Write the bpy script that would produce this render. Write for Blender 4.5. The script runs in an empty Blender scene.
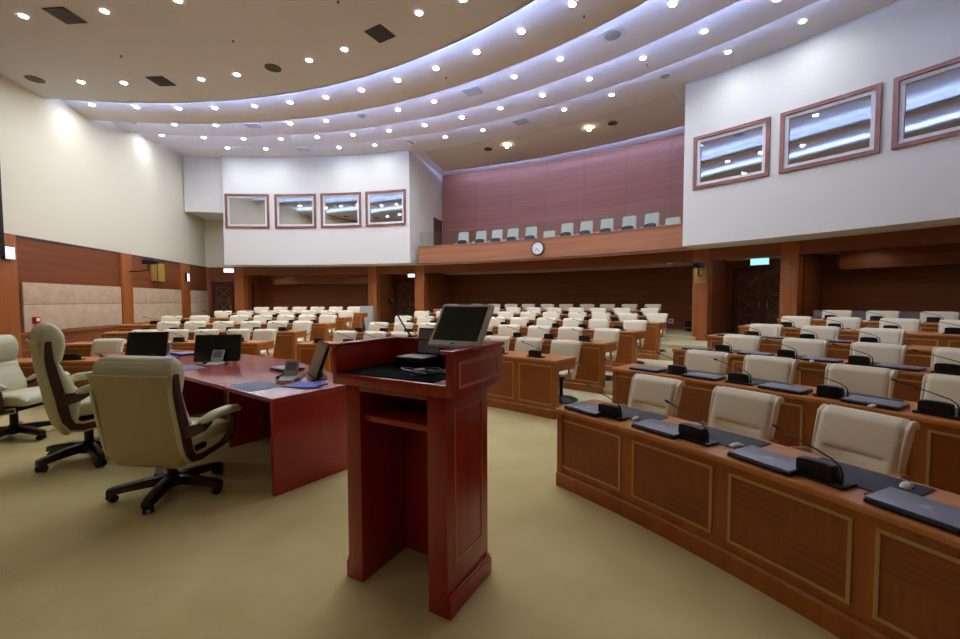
import bpy, bmesh, math, random
from mathutils import Vector, Matrix
random.seed(7)
PI = math.pi
R = math.radians
S = bpy.context.scene
COL = S.collection

# ------------------------------------------------------------------ camera model
# world: origin at the centre of the seating arcs, +Y along the hall axis, metres
CAM = (4.741, 4.031, 1.7)
YAW, PITCH, ROLL, F = R(25), math.atan2(19.1, 420.0), 0.003, 420.0
sY, cY = math.sin(YAW), math.cos(YAW)

def ray(px, py):
    dx, dy = px - 480, 319.5 - py
    a = dx * math.cos(ROLL) + dy * math.sin(ROLL)
    b = -dx * math.sin(ROLL) + dy * math.cos(ROLL)
    y = F * math.cos(PITCH) + b * math.sin(PITCH)
    z = -F * math.sin(PITCH) + b * math.cos(PITCH)
    return (a * cY - y * sY, a * sY + y * cY, z)

def at(px, py, z):
    d = ray(px, py)
    t = (z - CAM[2]) / d[2]
    return Vector((CAM[0] + d[0] * t, CAM[1] + d[1] * t, z))

def proj(p):
    x, y, z = p[0] - CAM[0], p[1] - CAM[1], p[2] - CAM[2]
    xr, yf = x * cY + y * sY, -x * sY + y * cY
    dep = yf * math.cos(PITCH) - z * math.sin(PITCH)
    up = yf * math.sin(PITCH) + z * math.cos(PITCH)
    a, b = F * xr / dep, F * up / dep
    return (480 + a * math.cos(ROLL) - b * math.sin(ROLL), 319.5 - (a * math.sin(ROLL) + b * math.cos(ROLL)))

HC = (-1.801, -1.532)                 # centre of the ceiling and wall arcs
AXIS = 5.4                            # heading of the symmetry axis about HC, degrees

def pol(r, th, z=0.0, c=(0, 0)):
    t = R(th)
    return Vector((c[0] + r * math.sin(t), c[1] + r * math.cos(t), z))

def polh(r, th, z=0.0):
    return pol(r, th, z, HC)

def on_r(px, py, r, c=HC):
    d = ray(px, py)
    ox, oy = CAM[0] - c[0], CAM[1] - c[1]
    A = d[0] ** 2 + d[1] ** 2
    B = d[0] * ox + d[1] * oy
    t = (-B + math.sqrt(B * B - A * (ox * ox + oy * oy - r * r))) / A
    x, y = ox + d[0] * t, oy + d[1] * t
    return math.degrees(math.atan2(x, y)), CAM[2] + d[2] * t

def theta_of(px, r, z, c=(0, 0)):
    lo, hi = -42.0, 48.0
    for _ in range(40):
        m = (lo + hi) / 2
        if proj(pol(r, m, z, c))[0] < px: lo = m
        else: hi = m
    return (lo + hi) / 2

# ------------------------------------------------------------------ mesh builder
class MB:
    def __init__(s):
        s.v, s.f, s.uv = [], [], {}
    def pts(s, ps):
        i = len(s.v); s.v += [tuple(p) for p in ps]; return i
    def face(s, idx, uv=None):
        if uv: s.uv[len(s.f)] = uv
        s.f.append(tuple(idx))
    def box(s, c, d, rot=0.0, M=None):
        x, y, z = d[0] / 2, d[1] / 2, d[2] / 2
        P = [(-x, -y, -z), (x, -y, -z), (x, y, -z), (-x, y, -z), (-x, -y, z), (x, -y, z), (x, y, z), (-x, y, z)]
        m = M or Matrix.Rotation(rot, 4, 'Z')
        i = s.pts([Vector(c) + (m @ Vector(p)) for p in P])
        for q in ((3, 2, 1, 0), (4, 5, 6, 7), (0, 1, 5, 4), (1, 2, 6, 5), (2, 3, 7, 6), (3, 0, 4, 7)):
            s.face([i + k for k in q])
        return s
    def bounds(s, x0, x1, y0, y1, z0, z1):
        return s.box(((x0 + x1) / 2, (y0 + y1) / 2, (z0 + z1) / 2), (x1 - x0, y1 - y0, z1 - z0))
    def prism(s, poly, z0, z1):
        n = len(poly)
        zz0 = z0 if isinstance(z0, (list, tuple)) else [z0] * n
        zz1 = z1 if isinstance(z1, (list, tuple)) else [z1] * n
        area = sum(poly[i][0] * poly[(i + 1) % n][1] - poly[(i + 1) % n][0] * poly[i][1] for i in range(n))
        if area < 0:
            poly, zz0, zz1 = poly[::-1], zz0[::-1], zz1[::-1]
        i = s.pts([(p[0], p[1], z) for p, z in zip(poly, zz0)] + [(p[0], p[1], z) for p, z in zip(poly, zz1)])
        s.face([i + k for k in range(n - 1, -1, -1)])
        s.face([i + n + k for k in range(n)])
        for k in range(n):
            a, b = k, (k + 1) % n
            s.face((i + a, i + b, i + n + b, i + n + a))
        return s
    def sweep(s, prof, th0, th1, n, c=(0, 0), cap=True):
        """closed (r, z) profile swept about the vertical axis through c"""
        m = len(prof)
        area = sum(prof[i][0] * prof[(i + 1) % m][1] - prof[(i + 1) % m][0] * prof[i][1] for i in range(m))
        if area < 0: prof = prof[::-1]
        i = len(s.v)
        for k in range(n + 1):
            th = th0 + (th1 - th0) * k / n
            s.pts([pol(r, th, z, c) for r, z in prof])
        for k in range(n):
            for j in range(m):
                a, b = i + k * m + j, i + k * m + (j + 1) % m
                s.face((a, b, b + m, a + m))
        if cap:
            s.face([i + j for j in range(m - 1, -1, -1)])
            s.face([i + n * m + j for j in range(m)])
        return s
    def ring(s, r0, r1, z0, z1, th0, th1, n, c=(0, 0)):
        return s.sweep([(r0, z0), (r1, z0), (r1, z1), (r0, z1)], th0, th1, n, c)
    def loft(s, rings, cap=True, closed=True):
        m = len(rings[0]); i = len(s.v)
        for q in rings: s.pts(q)
        for k in range(len(rings) - 1):
            for j in range(m if closed else m - 1):
                a, b = i + k * m + j, i + k * m + (j + 1) % m
                s.face((a, b, b + m, a + m))
        if cap:
            s.face([i + j for j in range(m - 1, -1, -1)])
            s.face([i + (len(rings) - 1) * m + j for j in range(m)])
        return s
    def tube(s, path, rad, n=8):
        path = [Vector(p) for p in path]
        rads = rad if isinstance(rad, (list, tuple)) else [rad] * len(path)
        up = Vector((0, 0, 1)); rings = []
        t0 = (path[1] - path[0]).normalized()
        ref = up.cross(t0)
        if ref.length < 1e-3: ref = Vector((1, 0, 0))
        ref.normalize()
        for k, p in enumerate(path):
            t = (path[min(k + 1, len(path) - 1)] - path[max(k - 1, 0)]).normalized()
            ref = (ref - t * ref.dot(t)).normalized(); b = t.cross(ref)
            rings.append([p + (ref * math.cos(2 * PI * j / n) + b * math.sin(2 * PI * j / n)) * rads[k] for j in range(n)])
        return s.loft(rings)
    def lathe(s, prof, n=20, o=(0, 0, 0), M=None, cap=True):
        """(r, z) profile from bottom to top"""
        rings = []
        for r, z in prof:
            q = [Vector((r * math.cos(2 * PI * j / n), r * math.sin(2 * PI * j / n), z)) for j in range(n)]
            rings.append([Vector(o) + ((M @ p) if M else p) for p in q])
        return s.loft(rings, cap)
    def cushion(s, path, hw, ht, n=24, e=4.0, crease=None):
        """padded slab: path of (y, z) points in the YZ plane, half-width and half-thickness per point"""
        rings = []; N = len(path)
        for k, (y, z) in enumerate(path):
            a, b = path[max(k - 1, 0)], path[min(k + 1, N - 1)]
            ty, tz = b[0] - a[0], b[1] - a[1]; L = math.hypot(ty, tz) or 1
            ny, nz = -tz / L, ty / L
            q = []
            for j in range(n):
                t = 2 * PI * j / n
                cx, cs = math.cos(t), math.sin(t)
                x = math.copysign(abs(cx) ** (2 / e), cx) * hw[k]
                w = math.copysign(abs(cs) ** (2 / e), cs) * ht[k]
                if crease and w > 0: w -= crease(x, y, z)
                q.append((x, y + ny * w, z + nz * w))
            rings.append(q)
        return s.loft(rings)
    def build(s, name, mat, parent=None, bevel=0.0, smooth=35, seg=2):
        me = bpy.data.meshes.new(name)
        me.from_pydata(s.v, [], s.f)
        if s.uv:
            l = me.uv_layers.new(name='UVMap')
            for p in me.polygons:
                u = s.uv.get(p.index)
                for k, li in enumerate(p.loop_indices):
                    l.data[li].uv = u[k] if u else (0, 0)
        bm = bmesh.new(); bm.from_mesh(me)
        bmesh.ops.recalc_face_normals(bm, faces=bm.faces)
        if bevel > 0:
            es = [e for e in bm.edges if len(e.link_faces) == 2 and e.calc_face_angle(0) > R(50)]
            bmesh.ops.bevel(bm, geom=es, offset=bevel, segments=seg, affect='EDGES', profile=0.6, clamp_overlap=True)
        bm.to_mesh(me); bm.free()
        if smooth:
            me.shade_smooth(); me.set_sharp_from_angle(angle=R(smooth))
        if isinstance(mat, str): mat = MAT[mat]
        me.materials.append(mat)
        o = bpy.data.objects.new(name, me); COL.objects.link(o)
        if parent: o.parent = parent
        return o

def tag(o, label=None, cat=None, group=None, kind=None):
    if label: o['label'] = label
    if cat: o['category'] = cat
    if group: o['group'] = group
    if kind: o['kind'] = kind
    return o

def empty(name, loc=(0, 0, 0), rz=0.0, label=None, cat=None, group=None, scale=None):
    o = bpy.data.objects.new(name, None); COL.objects.link(o)
    o.location = loc; o.rotation_euler = (0, 0, rz); o.empty_display_size = 0.1
    if scale: o.scale = scale
    return tag(o, label, cat, group)

def struct(o):
    o['kind'] = 'structure'; return o

def copy_tree(o, parent=None):
    c = o.copy(); COL.objects.link(c)
    if parent: c.parent = parent
    for ch in KIDS.get(o.name, [k for k in o.children]): copy_tree(ch, c)
    return c
KIDS = {}

def freeze(o):
    KIDS[o.name] = list(o.children)
    for k in o.children: freeze(k)

# ------------------------------------------------------------------ materials
def lin(c):
    return tuple(((x / 255) / 12.92 if x / 255 <= .04045 else ((x / 255 + .055) / 1.055) ** 2.4) for x in c) + (1.0,)
MAT = {}

def mat(name, col, rough=.5, spec=.5, metal=0.0, noise=None, bump=None, coat=0.0):
    m = bpy.data.materials.new(name); m.use_nodes = True
    nt = m.node_tree; b = nt.nodes['Principled BSDF']
    b.inputs['Base Color'].default_value = lin(col)
    b.inputs['Roughness'].default_value = rough
    b.inputs['Specular IOR Level'].default_value = spec
    b.inputs['Metallic'].default_value = metal
    b.inputs['Coat Weight'].default_value = coat
    b.inputs['Coat Roughness'].default_value = .15
    tc = nt.nodes.new('ShaderNodeTexCoord')
    if noise:
        col2, sc, detail = noise
        mp = nt.nodes.new('ShaderNodeMapping'); nt.links.new(tc.outputs['Object'], mp.inputs[0])
        mp.inputs['Scale'].default_value = sc if isinstance(sc, tuple) else (sc, sc, sc)
        n = nt.nodes.new('ShaderNodeTexNoise'); n.inputs['Scale'].default_value = 1; n.inputs['Detail'].default_value = detail
        nt.links.new(mp.outputs[0], n.inputs['Vector'])
        cr = nt.nodes.new('ShaderNodeValToRGB')
        cr.color_ramp.elements[0].position = .3; cr.color_ramp.elements[1].position = .7
        cr.color_ramp.elements[0].color = lin(col); cr.color_ramp.elements[1].color = lin(col2)
        nt.links.new(n.outputs['Fac'], cr.inputs[0]); nt.links.new(cr.outputs[0], b.inputs['Base Color'])
    if bump:
        n2 = nt.nodes.new('ShaderNodeTexNoise'); n2.inputs['Scale'].default_value = bump[0]; n2.inputs['Detail'].default_value = 3
        nt.links.new(tc.outputs['Object'], n2.inputs['Vector'])
        bp = nt.nodes.new('ShaderNodeBump'); bp.inputs['Strength'].default_value = bump[1]; bp.inputs['Distance'].default_value = .01
        nt.links.new(n2.outputs['Fac'], bp.inputs['Height']); nt.links.new(bp.outputs[0], b.inputs['Normal'])
    MAT[name] = m
    return m

def emit(name, col, strength):
    m = bpy.data.materials.new(name); m.use_nodes = True
    nt = m.node_tree; nt.nodes.clear()
    e = nt.nodes.new('ShaderNodeEmission'); o = nt.nodes.new('ShaderNodeOutputMaterial')
    e.inputs[0].default_value = lin(col); e.inputs[1].default_value = strength
    nt.links.new(e.outputs[0], o.inputs[0]); MAT[name] = m
    return m

V, H_ = (9, 9, .5), (.5, .5, 14)
mat('wall_wood', (110, 57, 26), .42, .4, noise=((134, 74, 38), (.35, .35, 13), 5))
mat('upper_wood', (140, 86, 70), .5, .35, noise=((162, 102, 84), (.3, .3, 15), 5))
mat('balcony_wood', (146, 92, 58), .42, .4, noise=((168, 110, 72), (.4, .4, 12), 4))
mat('column_wood', (142, 78, 32), .4, .4, noise=((166, 96, 44), (9, 9, .5), 4))
mat('desk_wood', (152, 82, 26), .38, .45, noise=((174, 100, 38), (10, 10, .8), 4))
mat('desk_top_wood', (182, 116, 58), .3, .5, noise=((198, 130, 70), (3, 14, 3), 4))
mat('arm_wood', (172, 96, 48), .35, .5)
mat('inlay', (188, 150, 84), .4, .5)
mat('red_inlay', (176, 112, 62), .4, .5)
mat('mahogany', (148, 31, 15), .3, .5, noise=((166, 42, 21), (12, 12, .7), 4), coat=.3)
mat('table_red', (148, 34, 22), .24, .5, noise=((160, 42, 28), (2, 9, 2), 4), coat=.25)
mat('dark_wood', (52, 20, 14), .3, .5, noise=((66, 28, 20), (8, 8, 2), 3), coat=.3)
mat('carpet', (204, 187, 130), .95, .1, noise=((222, 206, 150), 1.3, 8), bump=(160, .5))
mat('step_carpet', (200, 190, 152), .95, .1, noise=((212, 202, 164), 1.3, 6), bump=(160, .4))
mat('lit_nosing', (222, 206, 128), .6, .3)  # light on the carpet edges is put into this pale yellow
mat('cream_wall', (226, 221, 200), .85, .2, bump=(60, .05))
mat('white_wall', (226, 226, 220), .85, .2, bump=(60, .04))
mat('ceiling_paint', (224, 227, 234), .9, .1)
mat('ring_paint', (226, 224, 224), .9, .1)
mat('soffit_paint', (212, 202, 184), .9, .1)
mat('fabric', (190, 164, 136), .95, .1, noise=((206, 182, 154), 5, 6), bump=(90, .4))
mat('cream_leather', (226, 216, 188), .5, .4, bump=(140, .12))
mat('exec_leather', (206, 204, 168), .42, .45, bump=(120, .12))
mat('exec_back', (184, 168, 122), .5, .4, bump=(120, .12))
mat('black', (16, 16, 18), .4, .4)
mat('black_gloss', (10, 10, 12), .15, .5)
mat('black_felt', (7, 8, 9), .95, .1)
mat('screen', (9, 9, 10), .2, .5)
mat('dark_metal', (30, 28, 30), .35, .5, metal=.6)
mat('silver', (206, 206, 204), .35, .5, metal=.05)
mat('laptop_grey', (134, 138, 152), .35, .5, metal=.3)
mat('pale_grey', (180, 182, 186), .45, .4)
mat('mid_grey', (120, 122, 128), .5, .4)
mat('warm_grey', (126, 118, 110), .7, .3)
mat('cabinet_grey', (176, 172, 162), .6, .3)
mat('leg_wood', (26, 14, 12), .35, .5, coat=.2)
mat('slate_pad', (50, 54, 66), .6, .3)
mat('blue_grey_pad', (110, 122, 146), .6, .3)
mat('blue', (10, 62, 190), .45, .4)
mat('navy', (24, 34, 66), .7, .3)
mat('white', (232, 232, 230), .5, .4)
mat('gold', (186, 152, 70), .4, .5, metal=.2)
mat('door_wood', (66, 32, 18), .42, .4, noise=((84, 42, 24), (8, 8, .6), 4))
mat('frame_wood', (112, 64, 44), .4, .4, noise=((128, 76, 54), (6, 6, 6), 3))
mat('vent_grey', (92, 84, 72), .6, .3)
mat('pale_vent', (206, 212, 222), .6, .3)
mat('gallery_cloth', (212, 216, 208), .8, .2)
mat('gallery_seat', (30, 42, 58), .7, .3)
mat('trim_white', (222, 224, 226), .4, .4)
mat('door_gold', (120, 86, 42), .45, .4)
mat('speaker_pale', (170, 172, 178), .6, .3)
mat('red', (150, 20, 16), .4, .4)
emit('lamp', (240, 244, 255), 540)
emit('small_lamp', (255, 240, 220), 75)
emit('cove', (164, 192, 255), 200)
emit('exit_glow', (160, 228, 238), 1.25)
emit('lit_sign', (236, 242, 248), 1.6)

def glass(name, tint, refl, trans):
    m = bpy.data.materials.new(name); m.use_nodes = True
    nt = m.node_tree; nt.nodes.clear()
    o = nt.nodes.new('ShaderNodeOutputMaterial'); g = nt.nodes.new('ShaderNodeBsdfGlossy'); g.inputs['Roughness'].default_value = .02
    t = nt.nodes.new('ShaderNodeBsdfTransparent'); t.inputs[0].default_value = lin(tint)
    x = nt.nodes.new('ShaderNodeMixShader'); x.inputs[0].default_value = refl
    nt.links.new(t.outputs[0], x.inputs[1]); nt.links.new(g.outputs[0], x.inputs[2]); nt.links.new(x.outputs[0], o.inputs[0])
    MAT[name] = m
glass('window_glass', (120, 126, 134), .62, .4)
glass('rail_glass', (246, 251, 249), .07, .9)

# panel whose grain turns by a quarter in alternate quadrants (UV in metres about the panel centre)
def quarter_wood(name, c1, c2):
    m = mat(name, c1, .38, .45)
    nt = m.node_tree; b = nt.nodes['Principled BSDF']
    N = nt.nodes.new; L = nt.links.new
    uv = N('ShaderNodeUVMap'); sep = N('ShaderNodeSeparateXYZ'); L(uv.outputs[0], sep.inputs[0])
    mul = N('ShaderNodeMath'); mul.operation = 'MULTIPLY'; L(sep.outputs[0], mul.inputs[0]); L(sep.outputs[1], mul.inputs[1])
    gt = N('ShaderNodeMath'); gt.operation = 'GREATER_THAN'; gt.inputs[1].default_value = 0; L(mul.outputs[0], gt.inputs[0])
    cols = []
    for sc in ((3, 40, 1), (40, 3, 1)):
        mp = N('ShaderNodeMapping'); mp.inputs['Scale'].default_value = sc; L(uv.outputs[0], mp.inputs[0])
        n = N('ShaderNodeTexNoise'); n.inputs['Scale'].default_value = 1; n.inputs['Detail'].default_value = 4; L(mp.outputs[0], n.inputs['Vector'])
        cols.append(n)
    mx = N('ShaderNodeMix'); mx.data_type = 'FLOAT'
    L(gt.outputs[0], mx.inputs[0]); L(cols[0].outputs['Fac'], mx.inputs[2]); L(cols[1].outputs['Fac'], mx.inputs[3])
    sc = N('ShaderNodeMath'); sc.operation = 'MULTIPLY_ADD'; sc.inputs[1].default_value = .10; L(gt.outputs[0], sc.inputs[0]); L(mx.outputs[0], sc.inputs[2])
    cr = N('ShaderNodeValToRGB'); cr.color_ramp.elements[0].position = .35; cr.color_ramp.elements[1].position = .9
    cr.color_ramp.elements[0].color = lin(c1); cr.color_ramp.elements[1].color = lin(c2)
    L(sc.outputs[0], cr.inputs[0]); L(cr.outputs[0], b.inputs['Base Color'])
quarter_wood('panel_wood', (134, 68, 20), (162, 90, 32))

# ------------------------------------------------------------------ setting: floor and platforms
RK = [8.65 + 1.714 * k for k in range(7)]                # desk fronts
PK = [0.0] + [0.06 + .104 * (k - 1) for k in range(1, 7)]  # platform heights

def mirror(p):
    a = R(AXIS); ux, uy = math.sin(a), math.cos(a)
    x, y = p[0] - HC[0], p[1] - HC[1]
    d = x * ux + y * uy
    return (HC[0] + 2 * d * ux - x, HC[1] + 2 * d * uy - y)

WA, WD = Vector((-9.246, 8.479)), Vector((-.5757, .8177))    # line of the left wall
WN = Vector((.8177, .5757))                                   # its inward normal
def wl(s, n=0.0):
    p = WA + WD * s + WN * n; return (p.x, p.y)
LW0, LW1 = wl(-2.0), wl(9.55)
corner0 = (LW0[0] - .3, -2.6)
room = [corner0, LW0, LW1, polh(26, -36), polh(26, 0), polh(26, 20), polh(26, 44), mirror(LW1), mirror(LW0), (mirror(LW0)[0] + .3, -2.6)]
struct(MB().prism([(p[0], p[1]) for p in room], -.2, 0).build('floor', 'carpet'))

def wall_heading(r):   # where an arc of radius r about the origin meets the left wall
    lo, hi = -60.0, 0.0
    for _ in range(40):
        m = (lo + hi) / 2; p = pol(r, m)
        d = (p.x - WA.x) * WN.x + (p.y - WA.y) * WN.y
        if d < .02: lo = m
        else: hi = m
    return hi
for k in range(1, 7):
    r0 = RK[k] + .03
    th0, th1 = wall_heading(r0), 47 if k < 6 else 20
    if k == 6: th0, th1 = -9.6, 16.2
    z0, z1 = PK[k - 1], PK[k]
    r1 = (RK[k + 1] + .03 if k < 5 else 24.4) if k < 6 else 24.4
    # one broad step per row, carpeted
    b = MB(); b.ring(r0, 24.6 if k < 6 else 23.2, z0 - (.05 if k > 1 else .06), z1, th0, th1, 70)
    p = struct(b.build('floor_step', 'step_carpet'))
    # pale strips in the aisles, coloured as lit carpet edges
    for a0, a1 in ((-18.5 if k < 6 else -9.4, -8.0), (15.6, 24.0 if k < 6 else 16.2)):
        struct(MB().ring(r0 - .012, r0 + .05, z1 - .04, z1 + .006, a0, a1, 12).build('trim_step', 'lit_nosing'))
# carpet joint lines
for pts_ in ([(497, 470), (596, 639)], [(300, 590), (345, 560)]):
    pass

# ------------------------------------------------------------------ setting: ceiling
LIPS = [(13.40, 6.83), (14.99, 6.95), (16.66, 7.22), (18.24, 7.44)]
TH0, TH1 = -44, 56
def disc_poly():
    q = [polh(LIPS[0][0], t) for t in range(-90, 101, 2)]
    return [(p.x, p.y) for p in q]
struct(MB().prism(disc_poly(), 6.83, 6.88).build('ceiling', 'ceiling_paint', smooth=20))
for i, (r, z) in enumerate(LIPS):
    r2, z2 = LIPS[i + 1] if i < 3 else (24.6, 7.62)
    ra = r - .45
    zi = z2 + (.14 if i < 3 else .06)
    b = MB()
    if i < 3:
        b.sweep([(ra, zi), (r2 - .0, z2), (r2, z2 + .05), (ra, zi + .05)], TH0, TH1, 120, HC)
    else:
        b.sweep([(ra, zi), (19.3, z2), (r2, z2), (r2, z2 + .05), (ra, zi + .05)], TH0, TH1, 120, HC)
    b.sweep([(ra - .06, z + .04), (ra, z + .04), (ra, zi + .05), (ra - .06, zi + .05)], TH0, TH1, 120, HC)
    struct(b.build('ceiling_ring', 'ring_paint', smooth=20))
    # upturned lip in front of the cove and the light strip lying in it
    struct(MB().ring(r - .03, r, z + (.0 if i else .0), z + .075, TH0, TH1, 120, HC).build('ceiling_lip', 'ring_paint', smooth=20))
    tag(MB().ring(r - .24, r - .17, z + .056, z + .066, TH0, TH1, 100, HC).build('cove_light_strip', 'cove'),
        '%s of the four hidden cool white light strips edging the stepped ceiling' % ['innermost', 'second', 'third', 'outermost'][i], 'light strip')
struct(MB().prism([(p[0], p[1]) for p in room], 8.1, 8.2).build('ceiling_slab', 'ring_paint'))

# lowered panel above the gallery
q = [(20.15, 7.55), (22.75, 7.55), (22.75, 7.60), (20.15, 7.60)]
struct(MB().sweep([(20.15, 7.612), (22.35, 7.47), (22.35, 7.50), (20.15, 7.617)], -7.6, 18.4, 40, HC).build('ceiling_panel', 'soffit_paint', smooth=20))
tag(MB().ring(22.2, 22.28, 7.515, 7.525, -7.2, 18.0, 40, HC).build('cove_light_strip', 'cove'),
    'hidden cool white light strip behind the lowered panel over the gallery', 'light strip')

# ------------------------------------------------------------------ setting: left and right walls
def side_wall(side):
    f = (lambda p: p) if side == 'left' else mirror
    def slab(b, s0, s1, n0, n1, z0, z1):
        b.prism([f(wl(s0, n0)), f(wl(s1, n0)), f(wl(s1, n1)), f(wl(s0, n1))], z0, z1)
    b = MB(); slab(b, -2.0, 9.75, -.25, -.02, 3.24, 8.1); struct(b.build('wall_' + side, 'cream_wall'))
    b = MB(); slab(b, -2.0, 9.75, -.25, 0, -.1, 3.24)
    lower = struct(b.build('wall_%s_wainscot' % side, 'wall_wood'))
    b = MB(); slab(b, -2.0, 9.6, 0, .025, 3.20, 3.25); struct(b.build('trim_1', 'dark_wood'))
    for s0, s1 in ((-1.1, -.2), (3.44, 3.98), (7.1, 7.75), (9.4, 9.55)):
        b = MB(); slab(b, s0, s1, 0, .07, 0, 3.24); struct(b.build('column_pilaster', 'column_wood', bevel=.006))
    b = MB(); slab(b, -2, -1.1, 0, .07, 0, 3.24); struct(b.build('column_pilaster', 'column_wood'))
    for s0, s1 in ((-.06, 3.42), (4.0, 7.08), (7.77, 9.38)):
        for z0, z1 in ((.98, 1.63), (1.64, 2.16)):
            b = MB(); slab(b, s0, s1, 0, .05, z0, z1); struct(b.build('wall_%s_fabric_panel' % side, 'fabric', bevel=.01))
        for z0, z1 in ((.90, .97), (.52, .56)):
            b = MB(); slab(b, s0 - .1, s1 + .02, 0, .035, z0, z1); struct(b.build('trim_2', 'column_wood', bevel=.005))
    # wing of wall nearer the rostrum, and the block above the corner
    a = f(LW0); c = f(corner0)
    b = MB(); b.prism([a, c, (c[0] + (-.25 if side == 'left' else .25), c[1]), (a[0] + (-.25 if side == 'left' else .25), a[1])], 3.24, 8.1)
    struct(b.build('wall_%s_front' % side, 'cream_wall'))
    b = MB(); b.prism([a, c, (c[0] + (-.25 if side == 'left' else .25), c[1]), (a[0] + (-.25 if side == 'left' else .25), a[1])], -.1, 3.24)
    struct(b.build('wall_%s_front_wainscot' % side, 'wall_wood'))
    pts_ = [(-13.62, 14.72), (-11.95, 15.95), (-12.6, 18.5), (-15.3, 17.2)]
    b = MB(); b.prism([f(p) for p in pts_], 5.39, 8.1); struct(b.build('wall_%s_block' % side, 'white_wall'))
side_wall('left'); side_wall('right')
fx0, fx1 = corner0[0], mirror(LW0)[0] + .3
struct(MB().bounds(fx0, fx1 + .5, -2.85, -2.6, -.1, 3.24).build('wall_front_wainscot', 'wall_wood'))
struct(MB().bounds(fx0, fx1 + .5, -2.85, -2.6, 3.24, 8.1).build('wall_front', 'cream_wall'))

# ------------------------------------------------------------------ setting: back of the hall
A5 = AXIS
def mh(a):      # symmetric headings about the axis: a -> AXIS + a
    return A5 + a
BR, BZ0, BZ1 = 19.84, 3.2, 7.62
def booth(side):
    sg = -1 if side == 'left' else 1
    a0, a1 = mh(sg * 14.28), mh(sg * 36.95)
    lo, hi = min(a0, a1), max(a0, a1)
    b = MB()
    # front face with real openings for the windows
    wins = BOOTH_WINS[side]
    zs0, zs1 = 4.70, 6.10
    b.ring(BR, BR + .2, BZ0, zs0, lo, hi, 40, HC)
    b.ring(BR, BR + .2, zs1, BZ1 + .1, lo, hi, 40, HC)
    cur = lo
    for w0, w1 in wins:
        b.ring(BR, BR + .2, zs0, zs1, cur, w0, 6, HC); cur = w1
    b.ring(BR, BR + .2, zs0, zs1, cur, hi, 6, HC)
    b.ring(BR + .2, 24.6, BZ0 + .002, BZ0 + .15, lo, hi, 40, HC)              # floor slab of the booth = soffit
    struct(b.build('wall_booth_' + side, 'white_wall', smooth=20))
    t = .55 * sg
    e0, e1 = sorted((a0, a0 + t))
    struct(MB().ring(BR + .2, 24.4, BZ0, BZ1 + .1, e0, e1, 2, HC).build('wall_booth_side_' + side, 'white_wall'))
    e0, e1 = sorted((a1, a1 - t))
    struct(MB().ring(BR + .2, 24.4, BZ0, BZ1 + .1, e0, e1, 2, HC).build('wall_booth_end_' + side, 'white_wall'))
    struct(MB().ring(23.6, 23.7, BZ0, BZ1, lo, hi, 20, HC).build('wall_booth_inner_' + side, 'mid_grey'))
def on(px, py): return on_r(px, py, BR)[0]
BOOTH_WINS = {'left': [(on(225.3, 210), on(269.3, 210)), (on(275, 210), on(316.2, 210)), (on(321, 210), on(361.3, 210)), (on(366, 210), on(406, 210))],
              'right': [(on(693.7, 165), on(770, 150)), (on(780.3, 140), on(881.2, 120)), (on(892.8, 120), on(892.8, 120) + 5.1)]}
booth('left'); booth('right')
nwin = 0
for side in ('left', 'right'):
    for w0, w1 in BOOTH_WINS[side]:
        nwin += 1
        root = struct(empty('window_%d' % nwin, polh(BR, (w0 + w1) / 2, 4.7)))
        root['label'] = 'booth window'
        inv = Matrix.Translation(-root.location)
        def add(name, b, m, bevel=0):
            o = b.build(name, m, root, bevel); o.data.transform(inv); return o
        fw = .085
        dt = math.degrees(fw / BR)
        b = MB()
        b.ring(BR - .05, BR + .12, 4.70, 4.70 + fw, w0, w1, 8, HC); b.ring(BR - .05, BR + .12, 6.10 - fw, 6.10, w0, w1, 8, HC)
        b.ring(BR - .05, BR + .12, 4.70, 6.10, w0, w0 + dt, 2, HC); b.ring(BR - .05, BR + .12, 4.70, 6.10, w1 - dt, w1, 2, HC)
        add('window_frame', b, 'frame_wood')
        f2 = .08; d2 = math.degrees(f2 / BR)
        z0, z1, v0, v1 = 4.70 + fw, 6.10 - fw, w0 + dt, w1 - dt
        b = MB()
        b.ring(BR - .01, BR + .08, z0, z0 + f2, v0, v1, 8, HC); b.ring(BR - .01, BR + .08, z1 - f2, z1, v0, v1, 8, HC)
        b.ring(BR - .01, BR + .08, z0, z1, v0, v0 + d2, 2, HC); b.ring(BR - .01, BR + .08, z0, z1, v1 - d2, v1, 2, HC)
        add('inner_frame', b, 'trim_white')
        # each pane is one flat sheet
        p0, p1 = polh(BR + .03, v0 + d2), polh(BR + .03, v1 - d2)
        p2, p3 = polh(BR + .045, v1 - d2), polh(BR + .045, v0 + d2)
        b = MB(); b.prism([(p.x, p.y) for p in (p0, p1, p2, p3)], z0 + f2, z1 - f2)
        add('pane', b, 'window_glass')

# gallery: deck, timber front, upper back wall
struct(MB().ring(20.45, 24.6, 3.2, 3.35, mh(-13.74), mh(14.2), 40, HC).build('floor_gallery', 'soffit_paint'))
gf = struct(MB().ring(20.2, 20.45, 3.2, 3.86, mh(-13.74), mh(14.25), 50, HC).build('wall_gallery_front', 'balcony_wood', smooth=20))
struct(MB().ring(20.17, 20.47, 3.86, 3.90, mh(-13.74), mh(14.25), 50, HC).build('trim_gallery', 'balcony_wood', smooth=20))
struct(MB().ring(23.4, 23.6, 3.2, 7.7, mh(-14.2), mh(14.3), 40, HC).build('wall_back', 'upper_wood', smooth=20))
for j in range(1, 7):
    a = mh(-14.2 + 28.5 * j / 7)
    struct(MB().ring(23.39, 23.41, 3.35, 7.6, a - .012, a + .012, 1, HC).build('trim_panel_joint', 'dark_wood'))
struct(MB().ring(20.30, 20.32, 3.90, 4.47, mh(-13.74), mh(14.2), 50, HC).build('window_balustrade', 'rail_glass', smooth=20))

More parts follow.
